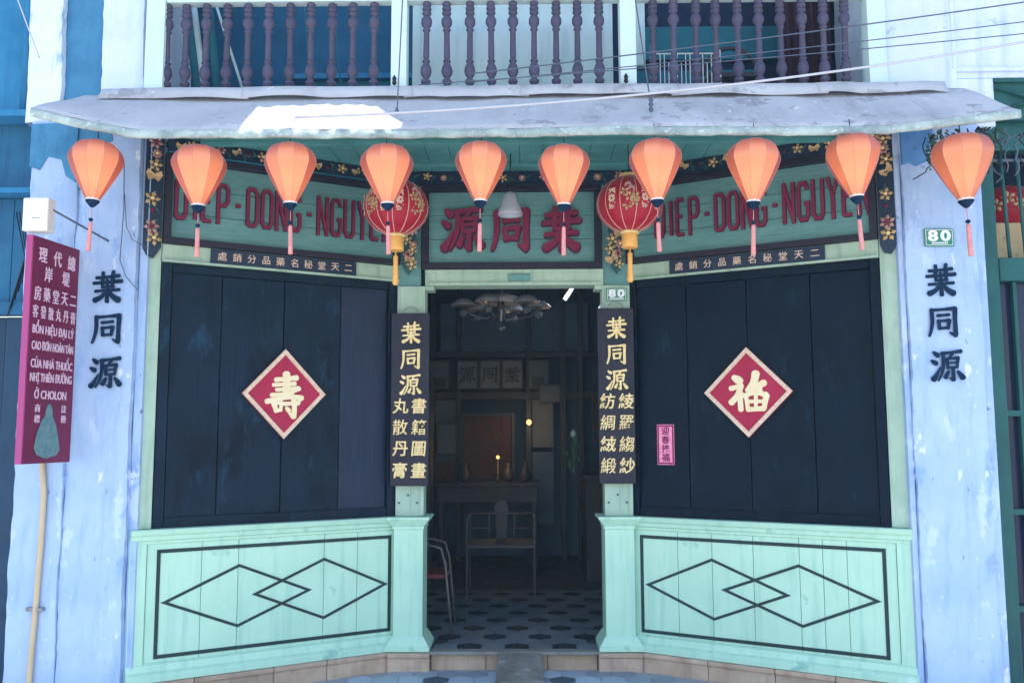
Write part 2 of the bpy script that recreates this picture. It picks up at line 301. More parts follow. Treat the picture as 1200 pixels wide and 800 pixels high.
GL = {
 '葉': [([(16, 79), (50, 82), (86, 86)], 9, 7, 10), ([(36, 95), (38, 73)], 10, 8, 7), ([(68, 99), (62, 74)], 10, 8, 6), ([(8, 62), (50, 65), (94, 69)], 9, 8, 11),
       ([(33, 74), (36, 51)], 8, 8, 8), ([(50, 73), (51, 51)], 8, 7, 8), ([(68, 76), (66, 52)], 9, 8, 8), ([(35, 50), (70, 52)], 8, 7, 8),
       ([(14, 37), (50, 40), (88, 42)], 8, 7, 9), ([(51, 48), (51, 5)], 9, 9, 11), ([(46, 36), (34, 20), (14, 9)], 8, 11, 15), ([(56, 36), (70, 20), (86, 10)], 8, 13, 17)],
 '同': [([(16, 86), (17, 50), (12, 22), (6, 6)], 11, 10, 7), ([(14, 84), (50, 87), (88, 90)], 9, 7, 12), ([(87, 90), (86, 50), (86, 10)], 13, 11, 12), ([(86, 8), (76, 12), (68, 17)], 12, 8, 4),
       ([(34, 68), (68, 71)], 9, 7, 9), ([(36, 52), (38, 28)], 10, 9, 9), ([(36, 51), (68, 54)], 8, 7, 10), ([(68, 54), (64, 29)], 11, 9, 8), ([(38, 29), (64, 31)], 8, 7, 8)],
 '源': [([(10, 92), (22, 82)], 7, 12, 13), ([(3, 66), (16, 58)], 7, 12, 13), ([(6, 10), (14, 20), (28, 46)], 15, 9, 4), ([(34, 88), (60, 91), (92, 95)], 10, 7, 11),
       ([(38, 88), (37, 50), (30, 24), (20, 6)], 10, 9, 5), ([(66, 88), (58, 76)], 9, 7, 6), ([(49, 72), (51, 44)], 9, 8, 8), ([(49, 72), (82, 75)], 8, 7, 10), ([(82, 75), (78, 45)], 10, 8, 7),
       ([(52, 59), (78, 61)], 6, 5, 6), ([(52, 45), (78, 47)], 7, 6, 7), ([(66, 44), (66, 8)], 9, 9, 10), ([(64, 8), (54, 14)], 9, 6, 3), ([(52, 34), (42, 16)], 7, 10, 12), ([(80, 34), (94, 15)], 7, 12, 15)],
 '壽': [([(26, 85), (52, 88), (78, 91)], 11, 9, 13), ([(20, 72), (48, 74), (74, 76)], 9, 8, 10), ([(52, 100), (53, 70), (51, 44)], 17, 16, 14), ([(28, 60), (52, 62), (82, 65)], 9, 8, 9),
       ([(84, 64), (74, 56)], 12, 9, 5), ([(16, 46), (50, 50), (70, 54)], 10, 8, 9), ([(4, 30), (30, 36), (66, 42), (92, 40)], 12, 9, 12), ([(92, 40), (84, 30)], 12, 9, 6),
       ([(22, 25), (28, 6)], 13, 10, 10), ([(22, 25), (42, 27)], 9, 7, 9), ([(42, 27), (38, 9)], 10, 8, 8), ([(28, 7), (40, 9)], 9, 8, 8),
       ([(50, 24), (84, 27)], 10, 8, 11), ([(72, 34), (74, 14), (72, -8)], 12, 11, 13), ([(72, -8), (60, 2)], 12, 8, 4), ([(54, 14), (60, 7)], 8, 10, 10)],
 '福': [([(16, 92), (32, 82)], 12, 18, 16), ([(8, 64), (34, 70)], 12, 10, 14), ([(34, 70), (24, 46), (8, 28)], 13, 12, 14), ([(30, 56), (32, 10)], 13, 12, 12), ([(36, 50), (44, 42)], 8, 10, 9),
       ([(72, 100), (66, 78), (48, 58)], 18, 15, 8), ([(92, 76), (70, 66), (54, 58)], 15, 13, 9), ([(58, 62), (82, 60)], 10, 9, 12), ([(46, 46), (50, 12)], 10, 9, 10), ([(46, 47), (72, 52), (96, 46)], 10, 9, 13),
       ([(97, 44), (90, 12)], 14, 11, 11), ([(48, 30), (92, 30)], 8, 8, 8), ([(71, 50), (70, 12)], 9, 8, 8), ([(50, 10), (90, 12)], 11, 10, 12)],
}
_brush = {}
def brush(ch, sz, th=.004, wf=1.0):
    key = (ch, sz, th, wf)
    if key not in _brush:
        mb = MB(); k = sz / 100
        for i, (pts, a, b, c) in enumerate(GL[ch]):
            stroke(mb, [((x - 50) * k, (y - 50) * k) for x, y in pts], a * k * wf, b * k * wf, c * k * wf, -th - i * .00025, 0)
        _brush[key] = mb.mesh('character')
    return _brush[key]
_txt = {}
_cd = bpy.data.curves.new('writing', 'FONT'); _to = bpy.data.objects.new('writing', _cd)
def text_mesh(s, size=.1, th=.003, off=0., sx=1.0, shear=0.):
    key = (s, size, th, off, sx, shear)
    if key in _txt: return _txt[key]
    C.objects.link(_to)
    _cd.body = s; _cd.size = size; _cd.extrude = th / 2; _cd.offset = off; _cd.align_x = 'CENTER'; _cd.align_y = 'CENTER'; _cd.shear = shear; _cd.resolution_u = 3
    bpy.context.view_layer.update()
    me = bpy.data.meshes.new_from_object(_to.evaluated_get(bpy.context.evaluated_depsgraph_get()))
    C.objects.unlink(_to)
    xs = [v.co.x for v in me.vertices]; ys = [v.co.y for v in me.vertices]
    cx, cy = (min(xs) + max(xs)) / 2, (min(ys) + max(ys)) / 2
    for v in me.vertices: v.co = ((v.co.x - cx) * sx, -(v.co.z + th / 2), v.co.y - cy)
    _txt[key] = me; return me
def put(me, m, parent, x, z, y, name='character'):
    if name == 'letter' or name == 'character' or name == 'numeral': me_ = me
    else: me_ = me
    if not me_.materials: me_.materials.append(m)
    o = link(name, me_, parent, loc=(x, y, z))
    if me_.materials[0] != m:
        me2 = me_.copy(); me2.materials.clear(); me2.materials.append(m); o.data = me2
    return o

# block letters made of flat strokes; box 0..1 wide, 0..1.9 high
def blk(mb, pts, w, y0, y1, closed=False):
    p = [Vector(q) for q in pts]; n = len(p); Lf, Rt = [], []
    for i in range(n):
        a = p[(i - 1) % n] if (closed or i > 0) else None; b = p[(i + 1) % n] if (closed or i < n - 1) else None
        d1 = (p[i] - a).normalized() if a is not None else None; d2 = (b - p[i]).normalized() if b is not None else None
        d = ((d1 or d2) + (d2 or d1)).normalized(); nn = Vector((-d.y, d.x)); r0 = d1 or d2
        k = 1 / max(.35, nn.dot(Vector((-r0.y, r0.x))))
        Lf.append(tuple(p[i] + nn * w / 2 * k)); Rt.append(tuple(p[i] - nn * w / 2 * k))
    if closed: Lf.append(Lf[0]); Rt.append(Rt[0])
    mb.strip(Lf, Rt, y0, y1)
BL = {
 'D': [([(.0, 0), (.0, 1)], 0), ([(0, 1), (.6, 1), (.85, .88), (.85, .12), (.6, 0), (0, 0)], 0)],
 'I': [([(.1, 0), (.1, 1)], 0)],
 'E': [([(0, 0), (0, 1)], 0), ([(0, 1), (.75, 1)], 0), ([(0, .52), (.6, .52)], 0), ([(0, 0), (.75, 0)], 0)],
 'P': [([(0, -.06), (0, 1)], 0), ([(0, 1), (.6, 1), (.85, .9), (.85, .58), (.6, .46), (0, .46)], 0)],
 'O': [([(.2, 0), (0, .12), (0, .88), (.2, 1), (.65, 1), (.85, .88), (.85, .12), (.65, 0)], 1)],
 'N': [([(0, -.06), (0, 1.06)], 0), ([(0, 1), (.85, 0)], 0), ([(.85, -.06), (.85, 1.06)], 0)],
 'G': [([(.85, .82), (.65, 1), (.2, 1), (0, .88), (0, .12), (.2, 0), (.65, 0), (.85, .12), (.85, .45), (.5, .45)], 0)],
 'U': [([(0, 1.06), (0, .12), (.2, 0), (.65, 0), (.85, .12), (.85, 1.06)], 0)],
 'Y': [([(0, 1.06), (.42, .5), (.85, 1.06)], 0), ([(.42, .55), (.42, -.06)], 0)],
 '.': [([(.0, .5), (.16, .5)], 0)],
}
_blk = {}
def block(ch, lw, lh, sw, th):
    key = (ch, round(lw, 3), round(lh, 3), sw, th)
    if key not in _blk:
        mb = MB()
        for i, (pts, cl) in enumerate(BL[ch]):
            blk(mb, [(x * lw, z * lh) for x, z in pts], sw, -th - i * .0004, 0, bool(cl))
        _blk[key] = mb.mesh('letter')
    return _blk[key]

# ================================================================ SETTING
GZ, FZ = .05, .17            # pavement and shop floor
LO, LI = (-2.18, 5.23), (-.858, 6.0)
RI, RO = (.722, 6.0), (2.13, 5.23)
AL = math.atan2(LI[1] - LO[1], LI[0] - LO[0]); AR = math.atan2(RO[1] - RI[1], RO[0] - RI[0])
LL = math.dist(LO, LI); RL = math.dist(RI, RO)
CZ = 3.39                    # porch ceiling

struct(MB().box(-30, 30, -25, 3.2, -.3, -.07).build('street', g('road')))
struct(MB().box(-30, 30, 3.25, 5.6, -.3, GZ - .004).box(-2.9, 2.9, 5.6, 5.98, -.3, GZ - .004).build('pavement', g('pave')))
struct(MB().box(-30, 30, 3.2, 3.25, -.3, GZ + .002).build('kerb', g('grey'), None, .01))
pav = [o for o in C.objects if o.name == 'pavement'][0]
def hexmesh(r, z0, z1, sy=1.0):
    return MB().plan([(r * math.cos(R(30 + 60 * i)), r * sy * math.sin(R(30 + 60 * i))) for i in range(6)], z0, z1)
ht = hexmesh(.088, GZ - .003, GZ + .003); tm = ht.mesh('tile'); tm.materials.append(g('tile')); td = tm.copy(); td.materials.clear(); td.materials.append(g('tiled'))
ft = hexmesh(.088, FZ - .004, FZ + .003); fm = ft.mesh('tile'); fm.materials.append(g('ftile')); fd = fm.copy(); fd.materials.clear(); fd.materials.append(g('ftiled'))
dx = .158; dy = .137
j = 0
for j in range(6):
    for i in range(-13, 13):
        x = (i + (j % 2) * .5) * dx; y = 5.28 + j * dy
        # stay on the open side of the angled plinths
        lim = 6.0 - max(0, abs(x + .05) - .75) * .56
        if y > lim - .13 or abs(x) > 2.1: continue
        link('tile', td if (i * 2 + j) % 5 == 0 and j % 2 == 1 else tm, pav, loc=(x, y, 0))
floor = struct(MB().box(-2.2, 2.2, 6.22, 10.6, -.2, FZ - .006).box(-.70, .57, 5.96, 6.22, -.2, FZ - .006).build('shop_floor', g('wood')))
for j in range(16):
    for i in range(-6, 7):
        x = -.05 + (i + (j % 2) * .5) * dx; y = 6.06 + j * dy
        if y < 6.2 and abs(x + .06) > .5: continue
        link('tile', fd if (i + (j // 2)) % 2 == 0 and j % 2 == 0 else fm, floor, loc=(x, y, 0))
sd = MB().box(-.68, .55, 5.90, 5.985, FZ - .02, FZ + .004).build('door_threshold', g('grey'), floor, .004)

# porch ceiling of planks, following the recess
pc = struct(MB().plan([(-2.3, 5.14), (2.25, 5.14), (2.25, 5.17), (.76, 6.06), (-.9, 6.06), (-2.3, 5.17)], CZ + .012, CZ + .05).build('porch_ceiling', g('ceil')))
for k in range(30):
    x0 = -2.28 + k * .151; x1 = x0 + .147; xm = (x0 + x1) / 2
    def yl(x): return 6.0 if -.858 < x < .722 else (6.0 + (x + .858) * .5824 if x < -.858 else 6.0 - (x - .722) * .547)
    if min(yl(x0), yl(x1)) < 5.2: continue
    MB().plan([(x0, 5.15), (x1, 5.15), (x1, yl(x1) + .03), (x0, yl(x0) + .03)], CZ, CZ + .011).build('plank', g('ceil'), pc)
bxl = bx('ceiling_batten', 'ceil', pc, -2.25, 2.2, 5.30, 5.34, CZ - .03, CZ - .001)
bx('ceiling_batten', 'ceil', pc, -.95, .80, 5.78, 5.82, CZ - .025, CZ - .001)

# ================================================================ PIERS
def pier(name, label, x0, x1, y0, y1, z0, z1, m, cap=True):
    t = thing(name, label, 'pier', ((x0 + x1) / 2, y0, z0))
    hw = (x1 - x0) / 2
    # slightly uneven trowelled face
    nx, nz = 10, 60; vs = []; fs = []
    for iz in range(nz + 1):
        for ix in range(nx + 1):
            x = -hw + 2 * hw * ix / nx; z = (z1 - z0) * iz / nz
            e = .006 * math.sin(x * 9 + z * 2.3) * math.sin(z * 5.1 + 1.3) + random.uniform(-.0012, .0012)
            if ix in (0, nx): x += random.uniform(-.004, .004) + .004 * math.sin(z * 7)
            vs.append((x, e + (.010 if ix in (0, nx) else 0), z))
    for iz in range(nz):
        for ix in range(nx):
            a = iz * (nx + 1) + ix; fs.append((a, a + 1, a + nx + 2, a + nx + 1))
    b = MB(); b.add(vs, fs, True)
    lft = [vs[iz * (nx + 1)] for iz in range(nz + 1)]; rgt = [vs[iz * (nx + 1) + nx] for iz in range(nz + 1)]
    for ed in (lft, rgt):
        o = [Vector(v) for v in ed]; q = [Vector((v.x, y1 - y0, v.z)) for v in o]; n = len(o)
        b.add(o + q, [(i, i + 1, n + i + 1, n + i) for i in range(n - 1)], False)
    b.build('shaft', g(m), t)
    return t
pL = pier('plaster_pier', 'pale blue limewashed pier with black brush characters behind the leftmost lantern', -2.655, -2.29, 5.115, 5.6, GZ, 3.45, 'pier')
pL2 = pier('plaster_pier', 'flaking blue pier at far left carrying the purple hanging sign and tan pipe', -2.94, -2.657, 5.10, 5.6, GZ, 3.45, 'pier')
pR = pier('plaster_pier', 'pale blue limewashed pier with green number plate and black brush characters', 2.245, 2.665, 5.115, 5.6, GZ, 3.45, 'pier')
MB().box(.213, .275, .05, .48, 0, 3.4).build('side_return', g('pier'), pR, .006)
MB().box(-.245, -.212, .03, .48, 0, 3.4).build('side_return', g('pier'), pR, .006)
MB().box(.184, .235, .05, .48, 0, 3.4).build('side_return', g('pier'), pL, .006)
for nm, lb, x0, x1, y0, m in (
        ('upper_pier', 'white plaster strip with flaking blue edge at the top left', -3.0, -2.80, 5.12, 'mossw'),
        ('upper_pier', 'mossy dark blue plaster strip above the left end of the awning', -2.80, -2.55, 5.17, 'moss'),
        ('upper_pier', 'clean white plaster pier left of the balcony balusters', -2.55, -2.30, 5.12, 'pierup'),
        ('upper_pier', 'white plaster pier right of the balcony with cables crossing it', 2.17, 2.60, 5.12, 'pierup')):
    pier(nm, lb, x0, x1, y0, 5.9, 3.45, 6.6, m)
t = thing('neighbour_upper_wall', 'blank white upper wall of the house on the right', 'wall', (2.60, 5.17, 3.4))
MB().box(0, 2.2, 0, .4, .30, 3.2).build('wall_panel', g('pierup'), t, .004)
MB().box(0, .24, .0, .4, .0, .298).build('wall_panel', g('pierup'), t, .004)
MB().box(-.02, .0, -.05, .4, .34, 3.2).build('moulding', g('pierup'), t, .004)
MB().box(0, 2.2, -.025, -.001, .335, .36).build('moulding', g('pierup'), t, .006)
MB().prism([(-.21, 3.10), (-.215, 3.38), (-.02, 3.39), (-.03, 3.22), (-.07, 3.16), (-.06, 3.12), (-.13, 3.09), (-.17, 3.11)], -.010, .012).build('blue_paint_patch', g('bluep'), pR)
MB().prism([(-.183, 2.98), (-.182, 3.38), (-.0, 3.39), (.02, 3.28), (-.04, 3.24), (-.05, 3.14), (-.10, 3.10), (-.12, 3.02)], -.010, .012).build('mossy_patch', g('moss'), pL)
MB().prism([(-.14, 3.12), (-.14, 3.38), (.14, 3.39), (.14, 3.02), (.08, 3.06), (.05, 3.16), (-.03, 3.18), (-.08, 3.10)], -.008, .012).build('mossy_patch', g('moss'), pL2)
# characters painted on the piers, clear of the plaster
for par, xs, zs, col, sz in ((pL, (-2.446, -2.437, -2.433), (2.442, 2.198, 1.937), 'ink', .19), (pR, (2.431, 2.433, 2.444), (2.456, 2.215, 1.957), 'ink', .19)):
    cx = par.location.x
    for ch, x, z in zip('葉同源', xs, zs):
        put(brush(ch, sz, .002, 1.18), g(col), par, x - cx, z - GZ, -.009)

# ================================================================ WINGS
def wing(side):
    loc = (*LO, 0) if side == 'L' else (*RI, 0); rz = AL if side == 'L' else AR; W = LL if side == 'L' else RL
    sx = 'left' if side == 'L' else 'right'
    out0 = side == 'L'
    # ---- low panelled wall
    t = thing('panelled_low_wall', f'mint green panelled wall with black lozenges under the {"longevity" if out0 else "fortune"} plaque, {sx} of the doorway', 'wall', loc, rz)
    a, b = (-.115, W + .0) if out0 else (-.0, W + .115)
    MB().profile([(.10, 1.03), (-.055, 1.03), (-.06, 1.022), (-.05, 1.0), (-.035, .99), (-.03, .968), (-.012, .96), (-.012, .945), (.0, .94), (.10, .94)], a, b).build('cap_moulding', g('mint'), t)
    MB().profile([(.10, .172), (-.065, .172), (-.065, .20), (-.05, .215), (-.03, .225), (-.02, .26), (.0, .27), (.10, .27)], a, b).build('base_moulding', g('mint'), t)
    cuts = [-.02, .11, .288, .504, .77, 1.041, 1.264, W - .01] if out0 else [.01, .16, .312, .538, .799, 1.078, 1.215, 1.353, W + .02]
    cuts = [-.02, .288, .504, 1.041, 1.264, W - .01] if out0 else cuts[:1] + cuts[2:]
    for k in range(len(cuts) - 1):
        MB().box(cuts[k] + .0014, cuts[k + 1] - .0014, .001 + .001 * (k % 2), .03, .26, .945).build('plank', g('mint'), t, .0015)
    if out0: bx('stile', 'mint', t, -.115, -.022, -.012, .03, .26, .945, .004)
    else: bx('stile', 'mint', t, W + .022, W + .115, -.012, .03, .26, .945, .004)
    bx('backing', 'wood', t, -.1 if out0 else 0, W if out0 else W + .1, .031, .09, .172, 1.0, 0)
    q = [(.045, .298), (.045, .898), (1.488, .898), (1.488, .298)] if out0 else [(.066, .292), (.066, .898), (1.558, .898), (1.558, .292)]
    bm_ = MB(); blk(bm_, q, .021, -.0035, .004, True); bm_.build('painted_border', g('band'), t)
    LZ = ([[(.085, .602), (.510, .784), (.945, .600), (.508, .426)], [(.610, .604), (1.042, .784), (1.458, .594), (1.044, .419)]] if out0 else
          [[(.108, .590), (.536, .777), (1.0, .596), (.543, .411)], [(.614, .597), (1.073, .777), (1.512, .606), (1.086, .422)]])
    for k, q in enumerate(LZ):
        bm_ = MB(); blk(bm_, q, .0165, -.0022 - .0006 * k, .004, True); bm_.build('painted_lozenge', g('band'), t)
    # ---- shutters
    t = thing('plank_shutters', f'{"lighter navy" if out0 else "deep navy"} plank shutters behind the {"longevity" if out0 else "fortune and pink paper"} plaque', 'shutters', loc, rz)
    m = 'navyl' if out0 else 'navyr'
    cuts = [0, .065, .365, .757, 1.135, 1.465, W] if out0 else [0, .055, .396, .797, 1.193, 1.545, W]
    for k in range(len(cuts) - 1):
        e = (k in (0, len(cuts) - 2))
        MB().box(cuts[k] + .0028, cuts[k + 1] - .0028, .035 - (.03 if e else 0) - .005 * (k % 2), .075, 1.03, 2.615 if e else 2.56).build('plank' if not e else 'stile', g('plumsh' if out0 and k == 4 else m), t, .003)
    bx('top_rail', m, t, cuts[1], cuts[-2], .012, .07, 2.562, 2.615)
    bx('bottom_rail', m, t, cuts[1], cuts[-2], .012, .034, 1.031, 1.09)
    bx('backing', 'wood', t, 0, W, .08, .1, 1.0, 2.63, 0)
    for hz in (1.35, 2.35):
        MB().tube([(cuts[1] - .004 if not out0 else cuts[-2] + .004, -.0, hz), (cuts[1] - .004 if not out0 else cuts[-2] + .004, -.0, hz + .09)], .006).build('hinge', g('black'), t)
    # ---- jamb beside the pier
    t = thing('door_post', f'faded green timber post between the {"lighter" if out0 else "deep"} navy shutters and the {sx} pier', 'post', loc, rz)
    if out0: bx('shaft', 'jamb', t, -.118, -.003, -.004, .1, 1.032, CZ - .005, .004)
    else: bx('shaft', 'jamb', t, W + .003, W + .118, -.004, .1, 1.032, CZ - .005, .004)
    # ---- rail above the shutters with the small name strip
    t = thing('small_name_strip', f'narrow navy strip of small gold characters over the {"lighter" if out0 else "deep"} navy shutters', 'sign', loc, rz)
    x0, x1 = (.28, 1.22) if out0 else (.305, 1.30)
    bx('board', 'navy', t, x0, x1, -.022, -.005, 2.632, 2.722, .002)
    bx('ledge', 'jamb', t, -.0, W, -.03, .0, 2.616, 2.630, .002)
    for k, ch in enumerate('處銷分品藥名秘堂天二'):
        x = x0 + .068 + k * (x1 - x0 - .125) / 9
        put(text_mesh(ch, .058, .003, .0), g('goldp'), t, x, 2.679, -.0222)
    t = thing('green_rail', f'pale green rail on which the {"left" if out0 else "right"} navy name strip is fixed', 'rail', loc, rz)
    bx('board', 'jamb', t, 0, W, -.004, .08, 2.632, 2.728, .003)
    # ---- big signboard
    t = thing('shop_signboard', f'{sx} angled green signboard with red block letters DIEP DONG NGUYEN', 'signboard', loc, rz)
    bx('frame_rail', 'plum', t, 0, W, -.035, .02, 2.730, 2.768, .003)
    bx('frame_rail', 'plum', t, 0, W, -.035, .02, 3.245, 3.285, .003)
    bx('frame_stile', 'plum', t, 0, .042, -.036, .02, 2.769, 3.244, .003)
    bx('frame_stile', 'plum', t, W - .042, W, -.036, .02, 2.769, 3.244, .003)
    for k in range(3):
        z0 = 2.769 + k * .1585
        MB().box(.043, W - .043, -.002 * (k % 2), .03, z0 + .0015, z0 + .157).build('board', g('signg'), t, .002)
    txt = 'DIEP.DONG.NGUYEN'
    wid = {'I': .045, '.': .075}; lw = .078; gap = .032
    tw = sum(wid.get(c_, lw) + gap for c_ in txt) - gap
    xa, xb = (.056, 1.62) if out0 else (.20, 1.56)
    if out0: xa, xb = .056, W - .06
    k_ = (xb - xa) / tw; x = xa + .012
    for ch in txt:
        wv = wid.get(ch, lw) * k_
        lw_, lh_, st = (lw * k_ - .008) / .85, .235, .018
        if ch == 'I': lw_ = .1
        put(block(ch, lw_ if ch not in 'I.' else .2, lh_, st + .009, .006), g('rededge'), t, x - (.0 if ch != '.' else -.012), 2.895, -.004, 'letter_edge')
        put(block(ch, lw_ if ch not in 'I.' else .2, lh_, st, .014), g('redl'), t, x - (.0 if ch != '.' else -.012), 2.895, -.006, 'letter')
        x += wv + gap * k_
    return
wing('L'); wing('R')

# ---- lozenge plaques and pink paper
def plaque(label, ch, loc, rz, cx, cz, hx, hz):
    t = thing('lozenge_plaque', label, 'plaque', loc, rz)
    q = [(cx - hx, cz), (cx, cz + hz), (cx + hx, cz), (cx, cz - hz)]
    MB().prism(q, .0, .03).build('panel', g('crimson'), t, .002)
    b = MB(); qq = [(cx - hx + .018, cz), (cx, cz + hz - .018), (cx + hx - .018, cz), (cx, cz - hz + .018)]
    blk(b, qq, .025, -.006, .004, True); b.build('border', g('border'), t)
    put(brush(ch, .25, .006, 1.15), g('cream'), t, cx + .002, cz - (.0 if ch == '壽' else .01), -.002)
    MB().box(cx - .0006, cx + .0006, -.0006, .0, cz - hz + .05, cz + hz - .05).build('joint', g('rededge'), t)
plaque('red lozenge plaque with the cream longevity character on the lighter shutters', '壽', (*LO, 0), AL, .763, 1.835, .267, .285)
plaque('red lozenge plaque with the cream fortune character on the deep navy shutters', '福', (*RI, 0), AR, .796, 1.835, .280, .285)
t = thing('pink_paper', 'small pink paper with red characters pasted on the dark shutters', 'paper', (*RI, 0), AR)
MB().box(.178, .296, .0262, .0292, 1.37, 1.635).build('sheet', g('pinkp'), t, loc=(0, 0, 0))
b = MB(); blk(b, [(.186, 1.38), (.186, 1.625), (.288, 1.625), (.288, 1.38)], .010, .0245, .0263, True); b.build('printed_border', g('redl'), t)
for k, ch in enumerate('迎春接福'):
    put(text_mesh(ch, .055, .002, .001), g('redl'), t, .237, 1.592 - k * .058, .0262)

# ================================================================ CENTRE BAY
def rect(name, m, parent, x0, x1, y0, y1, z0, z1, bev=.003): return bx(name, m, parent, x0, x1, y0, y1, z0, z1, bev)
for (x0, x1, cx0, cx1, fl, lb) in ((-.862, -.668, -.885, -.622, 1, 'left'), (.535, .728, .488, .75, -1, 'right')):
    t = thing('door_pedestal', f'mint green pedestal with moulded cap at the {lb} side of the doorway', 'pedestal', ((x0 + x1) / 2, 6.0, FZ))
    c = (x0 + x1) / 2; h = (x1 - x0) / 2
    rect('shaft', 'mint', t, -h, h, -.06, .2, .09, .78)
    def fr(z0, z1, e0, e1):
        vs = [(-h - e0, -.06 - e0, z0), (h + e0, -.06 - e0, z0), (h + e0, .2, z0), (-h - e0, .2, z0), (-h - e1, -.06 - e1, z1), (h + e1, -.06 - e1, z1), (h + e1, .2, z1), (-h - e1, .2, z1)]
        return vs, [(0, 3, 2, 1), (4, 5, 6, 7), (0, 1, 5, 4), (1, 2, 6, 5), (2, 3, 7, 6), (3, 0, 4, 7)]
    b = MB(); b.add(*fr(.003, .035, .05, .05)); b.add(*fr(.035, .095, .045, .004)); b.build('base_moulding', g('mint'), t, .003)
    b = MB(); b.add(*fr(.78, .80, .008, .008)); b.add(*fr(.80, .845, .008, .042)); b.add(*fr(.845, .862, .045, .045)); b.build('cap_moulding', g('mint'), t, .003)
    t2 = thing('door_post', f'faded green timber post on the {lb} pedestal behind the gold lettered board', 'post', (c, 6.0, 1.032))
    rect('shaft', 'jamb', t2, -h + .005, h - .0, -.035, .12, .0015, 1.55)
    for k in range(3): MB().lathe([(.006, 0), (.006, .012)], 8).build('nail', g('black'), t2, loc=(-h + .03 + .06 * k, -.035, .09 + .05 * (k % 2)), rot=(R(90), 0, 0))
t = thing('door_lintel', 'pale green door lintel under the central red characters', 'lintel', (-.07, 6.0, 2.585))
rect('beam', 'jamb', t, -.60, .62, -.03, .12, 0, .11)
rect('lower_bead', 'jamb', t, -.57, .595, -.045, -.031, .0, .022)
rect('upper_bead', 'jamb', t, -.60, .62, -.042, -.031, .085, .11)
rect('shoulder', 'jamb', t, -.60, -.54, -.03, .1, -.03, -.001); rect('shoulder', 'jamb', t, .56, .62, -.03, .1, -.03, -.001)
rect('patch_plate', 'signg', t, -.03, .12, -.0465, -.0315, .03, .078)
t = thing('shop_signboard', 'central green signboard with three red raised characters above the door', 'signboard', (-.07, 6.0, 2.70))
X0, X1 = -.625, .612
rect('frame_rail', 'plum', t, X0, X1, -.04, .02, 0.0, .045); rect('frame_rail', 'plum', t, X0, X1, -.04, .02, .548, .588)
rect('frame_stile', 'plum', t, X0, X0 + .045, -.041, .02, .046, .547); rect('frame_stile', 'plum', t, X1 - .045, X1, -.041, .02, .046, .547)
for k in range(3):
    MB().box(X0 + .046, X1 - .046, -.0015 * (k % 2), .03, .046 + k * .167 + .0015, .046 + k * .167 + .1655).build('board', g('signg'), t, .002)
for ch, x in zip('源同葉', (-.345, -.013, .332)):
    put(brush(ch, .325, .010, 1.5), g('rededge'), t, x + .003, .276, -.002, 'character_edge').scale = (.9, 1, 1)
    put(brush(ch, .32, .024, 1.25), g('redl'), t, x, .28, -.003).scale = (.9, 1, 1)
# filler wall above the pedestals, beside the centre sign
for (x0, x1, s) in ((-.865, -.70, 'left'), (.545, .73, 'right')):
    t = thing('corner_board', f'green corner board beside the {s} end of the central signboard', 'board', ((x0 + x1) / 2, 6.0, 2.583))
    rect('panel', 'signg', t, -(x1 - x0) / 2, (x1 - x0) / 2, -.012, .08, 0, .80)

# ---- number plates
def plate(label, loc, rz, w_, h_):
    t = thing('number_plate', label, 'number plate', loc, rz)
    rect('plate', 'plate', t, -w_ / 2, w_ / 2, 0, .006, -h_ / 2, h_ / 2, .002)
    b = MB(); blk(b, [(-w_ / 2 + .008, -h_ / 2 + .008), (-w_ / 2 + .008, h_ / 2 - .008), (w_ / 2 - .008, h_ / 2 - .008), (w_ / 2 - .008, -h_ / 2 + .008)], .003, -.001, .001, True); b.build('rim', g('white'), t)
    for ch, x in (('8', -.028), ('0', .028)):
        put(text_mesh(ch, h_ * .82, .002, .0035, 1.35), g('white'), t, x * w_ / .13, h_ * .1, -.0005, 'numeral')
    for k in range(10): MB().box(-.045 + k * .0095, -.0385 + k * .0095, -.0015, .0005, -h_ * .36, -h_ * .26).build('small_print', g('white'), t)
plate('green enamel plate 80 on the right pale blue pier', (2.432, 5.098, 2.708), 0, .17, .105)
plate('green enamel plate 80 on the door post above the gold lettered board', (.637, 5.948, 2.515), 0, .14, .085)

# ---- gold lettered hanging boards
def hboard(label, x0, x1, z0, z1, cols):
    t = thing('hanging_board', label, 'sign', ((x0 + x1) / 2, 5.925, z0)); h = (x1 - x0) / 2; H = z1 - z0
    rect('board', 'plum', t, -h, h, -.012, .012, 0, H, .003)
    MB().tube([(h * .45 * math.cos(R(a)), -.005, H + .045 * math.sin(R(a)) - .004) for a in range(0, 181, 20)], .004).build('hook', g('metal'), t)
    for k, ch in enumerate('葉同源'):
        put(brush(ch, .145, .005, 1.05), g('gold'), t, .004, H - .135 - k * .175, -.0125)
    for ci, s in enumerate(cols):
        for k, ch in enumerate(s):
            put(text_mesh(ch, .108, .004, .0006 if ch in '羅縐緞籍散綢' else .0016, .98, .08), g('gold'), t, (-.062 if ci == 0 else .062), H - .625 - k * .142, -.0125)
hboard('dark board with gold characters left of the doorway, book and painting trades', -.888, -.632, 1.235, 2.39, ('丸散丹膏', '書籍圖畫'))
hboard('dark board with gold characters right of the doorway, silk and cloth trades', .502, .744, 1.247, 2.417, ('紡綢絨緞', '綾羅縐紗'))

